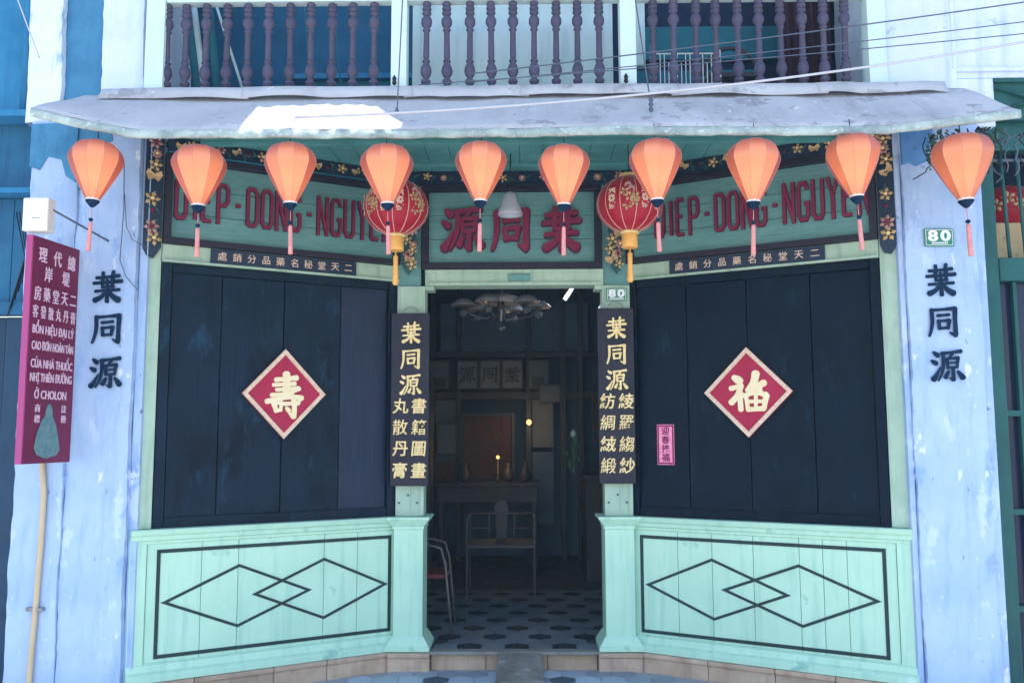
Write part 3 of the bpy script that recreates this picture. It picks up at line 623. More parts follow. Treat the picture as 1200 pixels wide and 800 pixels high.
# ---- carved floral friezes
def flower_mesh(n, r, m):
    b = MB()
    for k in range(n):
        a = 2 * math.pi * k / n; c, s_ = math.cos(a), math.sin(a)
        def P(u, v, d): return (u * c - v * s_, d, u * s_ + v * c)
        b.add([P(.1 * r, 0, 0), P(.6 * r, .28 * r, -.006), P(r, 0, -.003), P(.6 * r, -.28 * r, -.006), P(.55 * r, 0, -.012)], [(0, 1, 4), (1, 2, 4), (2, 3, 4), (3, 0, 4)])
    me = b.mesh('flower'); me.materials.append(m); return me
fl = [flower_mesh(6, .042, g('petal')), flower_mesh(5, .045, g('petalg')), flower_mesh(8, .036, g('petal'))]
fc = MB().lathe([(.002, -.0), (.010, .003), (.012, .008), (.006, .014)], 8).mesh('flower_centre'); fc.materials.append(g('gold'))
fcr = fc.copy(); fcr.materials.clear(); fcr.materials.append(g('redl'))
lfm = MB().add([(0, 0, 0), (.02, -.006, .012), (.055, -.003, .0), (.02, -.006, -.012)], [(0, 1, 2), (0, 2, 3)]).mesh('carved_leaf'); lfm.materials.append(g('leafc'))
bud = MB().lathe([(.003, 0), (.013, .004), (.011, .012), (.003, .017)], 8).mesh('bud'); bud.materials.append(g('redl'))
bfly = MB().add([(0, 0, 0), (.034, -.014, .034), (.044, -.006, .010), (-.034, -.014, .034), (-.044, -.006, .010), (.026, -.01, -.028), (-.026, -.01, -.028), (0, -.012, .012), (0, -.012, -.016)],
                [(0, 1, 2), (0, 3, 4), (0, 2, 5), (0, 4, 6), (7, 1, 0), (7, 3, 0), (8, 5, 0), (8, 6, 0)]).mesh('butterfly'); bfly.materials.append(g('petalg'))
def bloom(t, x, z, y, kind, s=1.0):
    rot = (0, random.uniform(0, 6.28), 0)
    if kind == 'b': o = link('butterfly', bfly, t, loc=(x, y, z), rot=(0, random.uniform(-.8, .8), 0)); o.scale = (s,) * 3; return
    if kind == 'u': o = link('bud', bud, t, loc=(x, y, z), rot=(R(90), 0, 0)); o.scale = (s,) * 3; return
    o = link('flower', fl[kind], t, loc=(x, y, z), rot=rot); o.scale = (s, s * 1.6, s)
    q = link('flower_centre', fcr if kind == 0 else fc, o, loc=(0, -.006, 0), rot=(R(90), 0, 0))
def leaves(t, x, z, y, n=4, s=1.0):
    for k in range(n):
        o = link('carved_leaf', lfm, t, loc=(x, y, z), rot=(0, random.uniform(0, 6.28), 0)); o.scale = (s * random.uniform(.7, 1.3),) * 3
for s, loc, rz, W in (('left', (*LO, 0), AL, LL), ('centre', (-.858, 6.0, 0), 0, 1.58), ('right', (*RI, 0), AR, RL)):
    t = thing('carved_frieze', f'navy frieze with carved gold and pink flowers over the {s} signboard' if s == 'centre' else f'navy frieze with carved butterflies and flowers over the {s} DIEP DONG NGUYEN board', 'frieze', loc, rz)
    rect('board', 'navy', t, .01, W - .01, -.03, .02, 3.288, CZ - .002, .003)
    rect('lower_bead', 'tealp' if s == 'left' else 'navy', t, .01, W - .01, -.038, -.0305, 3.288, 3.298, .001)
    seq = ['b', 1, 'u', 0, 'b', 'u', 1, 'b', 'u', 2, 'b', 'u', 1]
    n = 17 if s != 'centre' else 12
    for k in range(n):
        x = .07 + (W - .14) * k / (n - 1) + random.uniform(-.02, .02)
        kd = seq[k % len(seq)] if s != 'centre' else ('u', 1, 2, 0)[k % 4]
        bloom(t, x, 3.342 + random.uniform(-.01, .012), -.032, kd, random.uniform(.68, .9))
        leaves(t, x + .04, 3.34, -.033, 3, .8)
for s, loc, rz, x in (('left', (*LO, 0), AL, -.062), ('right', (*RI, 0), AR, RL + .062)):
    t = thing('carved_strip', f'vertical navy strip of carved blossoms beside the {s} pier', 'carving', loc, rz)
    pts = [(x - .052, 3.385), (x + .052, 3.385), (x + .052, 2.70), (x + .03, 2.66), (x + .01, 2.63), (x - .03, 2.64), (x - .052, 2.69)]
    MB().prism(pts, -.024, -.006).build('board', g('navy'), t, .002)
    for k, z in enumerate((3.34, 3.27, 3.20, 3.13, 2.99, 2.92, 2.82, 2.75)):
        bloom(t, x + random.uniform(-.014, .014), z, -.026, (0, 2, 1, 'b', 1, 'u', 0, 1)[k], random.uniform(.9, 1.15)); leaves(t, x, z + .02, -.026, 3, .8)
    if s == 'right':
        for k in range(6): bloom(t, x - .12 + random.uniform(-.16, .14), 3.30 + random.uniform(-.01, .06), -.045, (0, 1, 'b')[k % 3], .9)
for s, cx in (('left', -.782), ('right', .642)):
    t = thing('corner_carving', f'carved vine with gold flowers hanging under the red lantern at the {s} door corner', 'carving', (cx, 5.965, 0))
    pts = [(-.05, 3.05), (.05, 3.03), (.04, 2.95), (.062, 2.88), (.035, 2.80), (.045, 2.74), (.0, 2.655), (-.035, 2.70), (-.045, 2.80), (-.03, 2.88), (-.055, 2.96)]
    MB().prism(pts, -.02, .0).build('vine', g('leafc'), t, .004)
    for k in range(9):
        bloom(t, random.uniform(-.045, .045), 3.0 - k * .034, -.024, (1, 0, 'b', 1, 2)[k % 5], random.uniform(.75, 1.1)); leaves(t, random.uniform(-.03, .03), 3.0 - k * .035, -.022, 4, 1.0)

# ================================================================ PLINTH
t = thing('stone_plinth', 'worn tan stone plinth running under the green panels and doorway', 'plinth', (0, 0, 0))
def blockrow(p0, p1, n, dpt=.11, out=.075, z0=0.0, z1=FZ - .0015):
    p0, p1 = Vector(p0), Vector(p1); d = (p1 - p0).normalized(); nn = Vector((d.y, -d.x))
    if nn.y > 0: nn = -nn
    L = (p1 - p0).length; cuts = [0] + sorted(L * (k + random.uniform(-.12, .12)) / n for k in range(1, n)) + [L]
    for k in range(n):
        a, b_ = p0 + d * (cuts[k] + .0015), p0 + d * (cuts[k + 1] - .0015)
        e = random.uniform(-.004, .004)
        q1 = [a + nn * (out - .012 + e), b_ + nn * (out - .012 + e), b_ - nn * dpt, a - nn * dpt]
        MB().plan([tuple(v) for v in q1], z0, z1 - .03).build('stone_block', g('stone'), t, .005)
        q2 = [a + nn * (out + e), b_ + nn * (out + e), b_ - nn * dpt, a - nn * dpt]
        MB().plan([tuple(v) for v in q2], z1 - .029, z1).build('coping_stone', g('stone'), t, .006)
blockrow((LO[0] - .1, LO[1] - .055), (LI[0] - .03, LI[1] - .02), 4)
blockrow((-.89, 5.955), (-.615, 5.955), 1, .03, .085)
blockrow((-.612, 5.97), (.476, 5.97), 3, .04, .03)
blockrow((.479, 5.955), (.765, 5.955), 1, .03, .085)
blockrow((RI[0] + .045, RI[1] - .03), (RO[0] + .1, RO[1] - .055), 4)
t = thing('stone_ramp', 'grey worn stone ramp block leaning against the door threshold', 'ramp', (-.035, 5.92, GZ))
b = MB(); b.add([(-.135, .0, .128), (.15, .005, .126), (.15, -.36, .03), (-.14, -.37, .028), (-.145, .0, .003), (.155, .0, .003), (.16, -.37, .003), (-.15, -.38, .003)],
                [(0, 1, 2, 3), (4, 7, 6, 5), (0, 4, 5, 1), (1, 5, 6, 2), (2, 6, 7, 3), (3, 7, 4, 0)])
b.build('slab', g('rampst'), t, .012)

# ================================================================ AWNING
t = thing('awning', 'long weathered grey sheet awning with flaking lip above the lanterns', 'awning', (0, 5.08, 3.6))
def zlip(x):
    z = 3.205 + .004 * math.sin(x * 3)
    if x < -2.0: z += .13 * ((-2.0 - x) / .62) ** 1.3
    if x > 1.9: z += .075 * ((x - 1.9) / .75) ** 1.2
    return z
nx, nv = 90, 8; vs = []; fs = []
for i in range(nx + 1):
    for k in range(nv + 1):
        f = k / nv
        xt = -2.62 + 5.24 * i / nx; xl = -2.655 + 5.31 * i / nx
        if k == 0 or True:
            x = xt + (xl - xt) * f
        top = .012 if k else 0
        z = (3.60 * (1 - f) + zlip(xl) * f) + .010 * math.sin(x * 5.3 + f * 3) * math.sin(f * 3.1) + random.uniform(-.0015, .0015)
        y = 5.09 - .49 * f
        vs.append((x, y - 5.08, z - 3.6))
for i in range(nx):
    for k in range(nv):
        a = i * (nv + 1) + k; fs.append((a, a + 1, a + nv + 2, a + nv + 1))
o = MB().add(vs, fs, True).build('sheet', g('awn'), t)
sm = o.modifiers.new('thick', 'SOLIDIFY'); sm.thickness = .006
# rolled, flaking front lip
pts = []; rad = []
for i in range(nx + 1):
    x = -2.655 + 5.31 * i / nx; pts.append((x, -.485, zlip(x) - 3.6 - .010 + random.uniform(-.003, .003)))
vs = []; fs = []
pr = [(.0, .012), (-.012, .008), (-.016, -.032), (-.004, -.038), (.014, -.032)]
for p in pts:
    jj = random.uniform(-.003, .003)
    for (a, b2) in pr: vs.append((p[0], p[1] + a, p[2] + b2 + jj))
for i in range(nx):
    for k in range(5): fs.append((i * 5 + k, i * 5 + (k + 1) % 5, i * 5 + 5 + (k + 1) % 5, i * 5 + 5 + k))
MB().add(vs, fs, True).build('lip', g('lip'), t)
# overlapping flashing strips along the wall side, warped so dark gaps open under them
cuts = [-2.45, -1.62, -.66, .02, .9, 1.75, 2.45]
for q in range(6):
    n = 24; vs = []; fs = []
    for i in range(n + 1):
        x = cuts[q] - .03 + (cuts[q + 1] - cuts[q] + .05) * i / n
        lift = .012 + .010 * max(0, math.sin(i / n * math.pi * random.choice((1, 1)) * (1 + q % 3))) + (.006 if q % 2 else 0)
        vs += [(x, .0, .035 + .003 * q % .005), (x, -.075, .004 + lift * .5), (x, -.125 + .012 * math.sin(x * 11 + q), -.085 + lift)]
    for i in range(n):
        for k in range(2): a = i * 3 + k; fs.append((a, a + 1, a + 4, a + 3))
    o = MB().add(vs, fs, True).build('flashing_strip', g('awn'), t)
    sm = o.modifiers.new('thick', 'SOLIDIFY'); sm.thickness = .004
for x in (-2.25, -1.72, -1.22, -.30, .12, .98, 1.32, 1.86, 2.22):
    n = 8; vs = []; fs = []; sl_ = random.uniform(-.03, .03)
    for i in range(n + 1):
        f = i / n; xx = x * (1 + .013 * f) + sl_ * f; z = (3.60 * (1 - f) + zlip(xx) * f) + .010 * math.sin(xx * 5.3 + f * 3) * math.sin(f * 3.1) - 3.6 + .003
        for d in (-.012, .012): vs.append((xx + d, .01 - .49 * f - .002, z + (.004 if d > 0 else .001)))
    for i in range(n): fs.append((2 * i, 2 * i + 1, 2 * i + 3, 2 * i + 2))
    o = MB().add(vs, fs).build('sheet_seam', g('awn'), t); sm = o.modifiers.new('thick', 'SOLIDIFY'); sm.thickness = .003
# ribs under the sheet
for x in (-2.2, -1.1, 0, 1.1, 2.2):
    MB().tube([(x, .0, -.03), (x, -.46, zlip(x) - 3.6 - .025)], .012, 6).build('rib', g('awnu'), t)
t = thing('porch_beam', 'hidden timber beam across the porch front under the awning', 'beam', (0, 5.13, CZ + .05))
rect('beam', 'jamb', t, -2.3, 2.24, 0, .14, .002, .20)

# ================================================================ BALCONY
ZB = 3.635
t = thing('balcony_floor', 'pale green balcony edge beam just above the awning', 'balcony', (0, 5.05, 3.58))
rect('edge_beam', 'post', t, -2.3, 2.17, .0, .14, .0, .05)
bp = [(.022, 0), (.030, .003), (.030, .016), (.016, .022), (.016, .028), (.027, .036), (.030, .046), (.027, .056), (.014, .064), (.018, .072), (.028, .088), (.034, .108), (.033, .124), (.026, .146), (.016, .164), (.024, .170), (.024, .178), (.016, .184), (.019, .20), (.017, .36), (.024, .366), (.024, .374), (.015, .380), (.024, .392), (.033, .410), (.033, .432), (.024, .452), (.014, .462), (.028, .470), (.028, .482), (.014, .490), (.028, .498), (.028, .510), (.015, .516), (.026, .526), (.026, .538), (.02, .546)]
bal_me = MB().lathe(bp, 12).mesh('baluster'); bal_me.materials.append(g('bal'))
for lb, x0, x1, n, x00, x11 in (('left', -2.041, -.895, 10, -2.15, -.785), ('middle', -.58, .471, 9, -.69, .585), ('right', .789, 1.939, 10, .685, 2.06)):
    t = thing('balustrade', f'{lb} bay of turned lavender balusters above the awning', 'balustrade', (0, 5.12, ZB), 0, 'balustrade bays of the balcony')
    xs = [x0 + (x1 - x0) * k / (n - 1) for k in range(n)]
    if lb == 'left': xs = [x0 - .105] + xs
    for x in xs:
        o = link('baluster', bal_me, t, loc=(x + random.uniform(-.004, .004), 0, .0), rz=random.uniform(0, 6)); o.rotation_euler[1] = random.uniform(-.01, .01)
    rect('top_rail', 'post', t, x00, x11, -.035, .035, .546, .62)
    rect('bottom_rail', 'post', t, x00, x11, -.03, .03, -.03, -.001)
for lb, x0, x1 in (('at the left end of the balcony', -2.265, -2.152), ('between the left and middle balusters', -.783, -.69), ('between the middle and right balusters', .588, .683), ('at the right end of the balcony', 2.062, 2.168)):
    t = thing('balcony_post', f'pale mint timber post {lb}', 'post', ((x0 + x1) / 2, 5.07, 3.632)); h = (x1 - x0) / 2
    rect('shaft', 'post', t, -h, h, 0, .11, 0, 2.6)
    if x0 < 0 and x0 > -2 or x0 > 0 and x0 < 2: MB().lathe([(.004, 0), (.014, .01), (.010, .03), (.014, .04), (.004, .06)], 8).build('insulator', g('black'), t, loc=(-.02, -.03, .0))
# behind the balusters
t = thing('balcony_back_wall', 'blue room wall with teal boards behind the left balusters', 'wall', (0, 5.95, 3.58))
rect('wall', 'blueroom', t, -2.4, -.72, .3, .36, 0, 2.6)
rect('board', 'tealp', t, -1.55, -.85, .25, .29, .0, .62); rect('board', 'nblue2', t, -1.70, -.80, .2, .245, .56, .60)
rect('side_wall', 'blueroom', t, -2.42, -2.34, -.8, .3, 0, 2.6)
for (xa, xb, r_, m_) in ((-2.2, -2.02, .03, 'tealp'), (-2.16, -1.98, .02, 'pale'), (-2.05, -1.90, .028, 'tealp'), (-2.1, -1.72, .009, 'pale'), (-1.42, -1.32, .006, 'tealp'), (-1.25, -1.12, .005, 'tealp')):
    o = MB().tube([(xb, 5.32, 3.64), (xa, 5.36, 4.75)], r_).build('leaning_pole', g(m_))
    tag(o, {-2.2: 'thick teal rolled mat leaning at the left balcony corner', -2.16: 'pale thin tube leaning beside the teal rolled mat', -2.05: 'second teal mat leaning behind the left balusters', -2.1: 'thin pale diagonal stick crossing behind the left balusters', -1.42: 'very thin teal cane behind the middle of the left balusters', -1.25: 'thin teal cane leaning nearest the blue back boards'}[xa], 'pole')
t = thing('balcony_back_wall', 'pale weathered wall directly behind the middle balusters', 'wall', (-.05, 5.5, 3.58))
rect('panel', 'pale', t, -.66, .64, 0, .05, 0, 2.6); rect('frame_stile', 'pale', t, -.60, -.575, -.015, -.001, .0, 1.2); rect('frame_stile', 'pale', t, .55, .575, -.015, -.001, 0, 1.2)
t = thing('balcony_back_wall', 'dark room with teal lintel behind the right balusters', 'wall', (0, 5.95, 3.58))
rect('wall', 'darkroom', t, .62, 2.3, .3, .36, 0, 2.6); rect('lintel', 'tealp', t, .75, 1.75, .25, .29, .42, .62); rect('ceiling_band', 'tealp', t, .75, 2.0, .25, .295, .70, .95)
rect('pale_board', 'pale', t, .66, .80, -.45, -.42, .36, .95)
t = thing('curtain', 'dark plum curtain behind the right end of the balusters', 'curtain', (1.9, 5.7, 3.6))
n = 30; vs = []; fs = []
for i in range(n + 1):
    x = -.16 + .34 * i / n; y = .03 * math.sin(i * 1.3); vs += [(x, y, 0), (x, y, 1.5)]
for i in range(n): fs.append((2 * i, 2 * i + 2, 2 * i + 3, 2 * i + 1))
MB().add(vs, fs, True).build('cloth', g('curtain'), t)
t = thing('drying_rack', 'white folding wire rack behind the right balusters', 'rack', (1.15, 5.4, 3.63))
MB().tube([(-.33, 0, 0), (-.33, 0, .40)], .006, 6).tube([(.10, 0, 0), (.10, 0, .36)], .012, 6).tube([(-.33, 0, .34), (.10, 0, .34)], .005, 6).build('frame', g('white'), t)
for k in range(15): MB().tube([(-.30 + k * .027, .0, 0), (-.30 + k * .027, 0, .34 if k % 3 else .28)], .0035, 5).build('wire', g('white'), t)
t = thing('balcony_cabinet', 'pale grey cabinet standing behind the right balusters', 'cabinet', (1.47, 5.65, 3.63))
rect('body', 'parch', t, -.12, .12, 0, .3, 0, .30); rect('drawer', 'parch', t, -.105, .105, -.012, -.001, .16, .28)
t = thing('round_back_chair', 'dark round backed chair behind the grey cabinet on the balcony', 'chair', (1.36, 5.55, 3.63))
MB().tube([(.18 * math.cos(R(a)), 0, .26 + .18 * math.sin(R(a))) for a in range(0, 181, 12)], .014).build('back_hoop', g('wood'), t)
rect('seat', 'wood', t, -.18, .18, -.12, .12, .2, .23); 
for x in (-.17, .17): MB().tube([(x, -.1, 0), (x, -.1, .2)], .012).build('leg', g('wood'), t); MB().tube([(x, .1, 0), (x, .1, .2)], .012).build('leg', g('wood'), t)
# upper room shell, and unseen eave slabs added to block the sun
t = thing('upper_storey', 'upper storey ceiling and side walls above the balcony', 'building', (0, 5.2, 6.2))
rect('ceiling', 'pale', t, -2.4, 2.4, 0, 1.2, 0, .06); rect('side_wall', 'darkroom', t, 2.3, 2.36, .3, 1.2, -2.6, -.01)
t = thing('unseen_sun_blocker', 'added unseen eave slabs blocking the sun, with a hole shaping the awning sun patch', 'sun blocker', (0, 5.2, 6.5))
SY = math.cos(SUN_EL) / math.sin(SUN_EL)
def hy(y, z): return y - (6.5 - z) * SY - 5.2
ya, yb = hy(4.55, 3.18), hy(4.90, 3.47)
for (x0, x1, y0, y1) in ((-5, -1.52, -1.72, .2), (-.66, 5, -1.72, .2), (-1.5195, -.6605, -1.72, ya), (-1.5195, -.6605, yb, .2)):
    rect('blocker_slab', 'eave', t, x0, x1, y0, y1, 0, .05, 0)
sc = MB()  # scalloped pieces added to roughen the edges of the sun patch
for k in range(9):
    xx = -1.515 + .1 * k
    sc.plan([(xx + .05 + .048 * math.cos(R(a)), ya - .012 + .04 * math.sin(R(a)) + .012 * (k % 3)) for a in range(0, 360, 30)], .053, .07)
    sc.plan([(xx + .05 + .048 * math.cos(R(a)), yb + .012 + .04 * math.sin(R(a)) - .014 * ((k + 1) % 2)) for a in range(0, 360, 30)], .072, .085)
sc.build('gap_edge_teeth', g('eave'), t)['kind'] = 'stuff'
MB().plan([(-.86, yb + .01), (-.62, yb + .01), (-.62, ya + .08)], .052, .07).build('gap_taper_plate', g('eave'), t)  # plate added over the hole to taper the sun patch

# ================================================================ LANTERNS
def lantern_proto():
    t = thing('silk_lantern', 'peach silk lantern', 'lantern', (0, 0, 0), 0, 'peach silk lanterns in a row under the awning')
    prof = [(.028, 0), (.052, -.003), (.076, -.010), (.100, -.023), (.120, -.042), (.134, -.066), (.141, -.092), (.139, -.114), (.130, -.140), (.116, -.170), (.100, -.202), (.084, -.232), (.068, -.262), (.054, -.288), (.042, -.308), (.034, -.325)]
    NP = 10; b = MB(); vs = []; fs = []; a0, a1 = -math.pi / NP, math.pi / NP
    for r_, z in prof:
        for e in (-1, -.4, .4, 1):
            a = a0 * -e; rr = r_ * math.cos(math.pi / NP) / math.cos(a) * 1.0
            vs.append((rr * math.cos(a), rr * math.sin(a), z))
    for k in range(len(prof) - 1):
        for q in range(3): a = 4 * k + q; fs.append((a, a + 1, a + 5, a + 4))
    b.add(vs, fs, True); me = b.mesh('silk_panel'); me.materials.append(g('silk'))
    rb = MB().tube([(r_ + .0008, 0, z) for r_, z in prof], .0009, 5).mesh('rib'); rb.materials.append(g('silktop'))
    for k in range(NP):
        link('silk_panel', me, t, rz=2 * math.pi * (k + .3) / NP); link('rib', rb, t, rz=2 * math.pi * (k + .8) / NP)
    MB().lathe([(.030, -.004), (.031, .004), (.022, .008), (.004, .012)], 14).build('top_cap', g('silktop'), t)
    MB().lathe([(.036, -.318), (.037, -.328)], 14, cap=False).build('lower_hoop', g('boxm'), t)
    MB().lathe([(.036, -.328), (.036, -.334), (.030, -.342), (.012, -.362), (.004, -.366)], 14).build('bottom_cap', g('ink'), t)
    MB().tube([(0, 0, -.36), (0, 0, -.44)], .0022, 6).build('tassel_string', g('tassel'), t)
    MB().lathe([(.002, -.422), (.011, -.428), (.012, -.436), (.002, -.444)], 10).build('bead', g('ink'), t)
    MB().lathe([(.004, -.444), (.011, -.452), (.011, -.47), (.012, -.56), (.013, -.600), (.010, -.604)], 12).build('tassel', g('tassel'), t)
    MB().tube([(0, 0, .01), (0, 0, .09)], .0025, 6).build('hanging_wire', g('black'), t)
    return t
proto = lantern_proto()
bl = bpy.data.lights.new('lantern_glow_light', 'POINT'); bl.energy = LANTERN_W; bl.color = (1, .80, .58); bl.shadow_soft_size = .03  # light added inside each lantern to make the silk glow
lb_ = bpy.data.objects.new('lantern_glow_light', bl); C.objects.link(lb_); lb_.parent = proto; lb_.location = (0, 0, -.19)
LT = [(-2.290, 3.150, 1.0, 0, 'leftmost peach lantern, in front of the left pale blue pier'), (-1.736, 3.118, 1.0, 0, 'peach lantern covering the letters IE of the left signboard'),
      (-1.248, 3.130, .99, 0, 'peach lantern covering the middle word DONG of the left signboard'), (-.728, 3.116, .98, 0, 'peach lantern overlapping the left red round lantern'),
      (-.219, 3.126, .98, 0, 'peach lantern just left of the glass pendant lamp'), (.224, 3.108, .98, 0, 'peach lantern in front of the rightmost red character of the central board'),
      (.708, 3.135, 1.0, 0, 'peach lantern overlapping the right red round lantern'), (1.236, 3.132, 1.03, 0, 'peach lantern in front of the word DONG on the right signboard'),
      (1.754, 3.152, 1.03, 0, 'peach lantern at the outer end of the right signboard'), (2.334, 3.150, 1.08, 0, 'rightmost peach lantern, in front of the pier with the number plate')]
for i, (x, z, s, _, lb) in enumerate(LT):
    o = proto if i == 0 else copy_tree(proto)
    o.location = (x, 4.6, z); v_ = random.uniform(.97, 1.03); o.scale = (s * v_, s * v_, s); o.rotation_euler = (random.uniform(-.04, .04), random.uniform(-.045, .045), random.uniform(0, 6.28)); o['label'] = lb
# round red lanterns
def red_lantern(label, loc, rot):
    t = thing('round_red_lantern', label, 'lantern', loc, rot, 'round red lanterns at the door corners')
    N = 12; prof = []
    for k in range(13):
        a = math.pi * (.5 - k / 12) * .93; prof.append((.205 * math.cos(a), .178 * math.sin(a)))
    vs = []; fs = []; a1 = math.pi / N
    for r_, z in prof:
        for e in (-1, -.5, 0, .5, 1): vs.append((r_ * (1 - .03 * (e * e)) * math.cos(a1 * e), r_ * (1 - .03 * e * e) * math.sin(a1 * e), z))
    for k in range(len(prof) - 1):
        for q in range(4): a = 5 * k + q; fs.append((a, a + 1, a + 6, a + 5))
    me = MB().add(vs, fs, True).mesh('silk_panel'); me.materials.append(g('redsilk'))
    rb = MB().tube([(r_ * .972, 0, z) for r_, z in prof], .0022, 5).mesh('rib'); rb.materials.append(g('goldp'))
    for k in range(N): link('silk_panel', me, t, rz=2 * a1 * k); link('rib', rb, t, rz=2 * a1 * k + a1)
    MB().lathe([(.06, .172), (.062, .19), (.045, .195)], 18).build('top_collar', g('gold'), t)
    MB().lathe([(.055, -.168), (.06, -.185), (.05, -.188)], 18).build('bottom_collar', g('gold'), t)
    MB().lathe([(.040, -.186), (.048, -.195), (.050, -.27), (.046, -.275)], 18).build('fringe', g('orange'), t)
    MB().tube([(0, 0, -.27), (0, 0, -.30)], .004, 6).lathe([(.006, -.30), (.016, -.31), (.015, -.36), (.019, -.48), (.012, -.49)], 10).build('tassel', g('orange'), t)
    MB().tube([(0, 0, .19), (0, 0, .39 - .0)], .003, 6).build('hanging_wire', g('black'), t)
    # gold ornaments on the panels: medallion of blossoms and characters
    for (az, ch) in ((-118, 0), (-62, 1), (-90, 2), (-150, 1), (-28, 0)):
        for (dz, da) in ([(0, 0), (.05, 4), (-.05, -4), (.03, -8), (-.03, 9), (.0, 10), (.075, -2)] if ch == 0 else [(.04, 0), (-.04, 0), (0, 0)]):
            a = R(az + da); rr = .205 * math.sqrt(max(.1, 1 - (dz / .178) ** 2)) * .985
            p = (rr * math.cos(a), rr * math.sin(a), dz)
            if ch == 0: o = link('gold_blossom', fl[1] if dz < .04 else fl[2], t, loc=p, rot=(0, random.uniform(0, 6), a + math.pi / 2)); o.scale = (.75, .5, .75)
            else:
                me = text_mesh('福' if dz > .02 else ('財' if dz < -.02 else '春'), .05, .002, .0012)
                if not me.materials: me.materials.append(g('goldp'))
                link('gold_character', me, t, loc=p, rz=a + math.pi / 2)
red_lantern('round red lantern with gold fringe at the left door corner, behind a peach lantern', (-.79, 5.4, 2.985), R(-14))
red_lantern('round red lantern with gold fringe at the right door corner, before letters DIEP', (.665, 5.4, 2.995), R(22))
t = thing('pendant_lamp', 'grey glass pendant lamp hanging in front of the middle red character', 'lamp', (-.08, 5.6, 2.98))
MB().lathe([(.018, .155), (.03, .15), (.045, .13), (.055, .09), (.070, .05), (.082, .01), (.078, 0), (.066, .01), (.05, .06), (.02, .12)], 20, cap=False).build('shade', g('pglass'), t)
MB().lathe([(.012, .15), (.020, .16), (.020, .20), (.008, .215)], 12).build('socket', g('black'), t)
MB().lathe([(.005, .03), (.03, .045), (.03, .075), (.014, .11)], 12).build('bulb', g('white'), t)
MB().tube([(.0, 0, .21), (.004, 0, .41)], .004, 6).build('flex', g('black'), t)

# ================================================================ PROJECTING PURPLE SIGN
rz = R(83)
t = thing('projecting_sign', 'tall purple sign with white characters and Vietnamese lettering projecting from the left pier', 'sign', (-2.655, 4.68, 1.425), rz)
Wd, Hh = .405, 1.235
rect('panel', 'magenta', t, 0, Wd, 0, .03, 0, Hh, .002); rect('edge_strip', 'pinkedge', t, -.012, -.0005, -.002, .034, 0, Hh, .001)
def row(s, z, x0, x1, size, sx=.62, off=.001):
    n = len(s)
    for k, ch in enumerate(s):
        if ch == ' ': continue
        x = x0 + (x1 - x0) * (k + .5) / n
        put(text_mesh(ch, size, .003, off, sx * 1.25), g('blush'), t, x, z, -.0005)
row('理代總', 1.14, .02, Wd - .01, .092, .62, .0008); row('岸堤', 1.04, .06, Wd - .04, .088, .62, .0008)
row('房藥堂天二', .925, .015, Wd - .005, .085, .56, .0002); row('客發散丸丹膏', .825, .01, Wd - .005, .076, .5, .0)
for s, z in (('BỔN HIỆU ĐẠI LÝ', .735), ('CAO ĐƠN HOÀN TÁN', .645), ('CỦA NHÀ THUỐC', .555), ('NHỊ THIÊN ĐƯỜNG', .468), ('Ở CHOLON', .382)):
    me = text_mesh(s, .066, .003, .0004); w0 = max(v.co.x for v in me.vertices) * 2
    me = text_mesh(s, .066, .003, .0004, (.355 if s[0] != 'Ở' else .27) / w0)
    put(me, g('blush'), t, Wd / 2 + .002, z, -.0005, 'lettering')
for x, s in ((.10, '商標'), (.325, '註冊')):
    for k, ch in enumerate(s): put(text_mesh(ch, .048, .003, .0), g('blush'), t, x, .30 - k * .058, -.0005)
q = [(.085, .06), (.10, .12), (.14, .19), (.165, .205), (.168, .235), (.185, .262), (.205, .262), (.222, .235), (.225, .205), (.255, .17), (.285, .10), (.30, .05), (.27, .025), (.18, .012), (.11, .03)]
MB().prism([(a, .01 + b * 1.2) for a, b in q], -.008, .0).build('robed_figure_emblem', g('figure'), t, .004)
o = t
t = thing('junction_box', 'square ivory plastic box on a rod above the purple sign', 'box', (-2.645, 4.70, 2.68))
rect('case', 'boxm', t, -.075, .065, -.03, .05, .0, .185, .008)
rect('label_strip', 'parch', t, -.02, .02, -.0315, -.0302, .07, .073, 0)
MB().tube([(.06, .02, .13), (.19, .42, .04)], .006, 6).build('bracket_rod', g('cable'), t)
t = thing('conduit_pipe', 'tan conduit pipe running down the far left pier', 'pipe', (-2.757, 5.08, 0))
MB().tube([(-.005, 0, 1.46), (-.006, 0, 1.40), (.012, 0, 1.25), (.010, 0, 1.0), (.003, 0, .75), (-.002, 0, .60), (-.012, 0, .40), (-.02, 0, .15), (-.02, 0, GZ)], .016, 10).build('pipe', g('pipe'), t)
rect('clamp', 'metal', t, -.055, .045, -.012, .018, .592, .612); 
for x in (-.045, .038): MB().lathe([(.005, 0), (.005, .01)], 8).build('screw', g('stone'), t, loc=(x, -.012, .602), rot=(R(90), 0, 0))
# loose wires on the left pier
o = MB().tube([(-2.37, 5.09, 3.2), (-2.36, 5.09, 2.9), (-2.37, 5.09, 2.6), (-2.33, 5.09, 2.5), (-2.26, 5.10, 2.42)], .003, 6).build('loose_wire', g('cable')); tag(o, 'thin dark wire curling down the left pier beside the lantern tassel', 'wire')
o = MB().tube([(-2.36, 5.09, 3.0), (-2.34, 5.09, 2.80), (-2.30, 5.09, 2.72), (-2.22, 5.12, 2.68)], .0025, 6).build('loose_wire', g('cable')); tag(o, 'short thin wire looping from the left pier to the green post', 'wire')

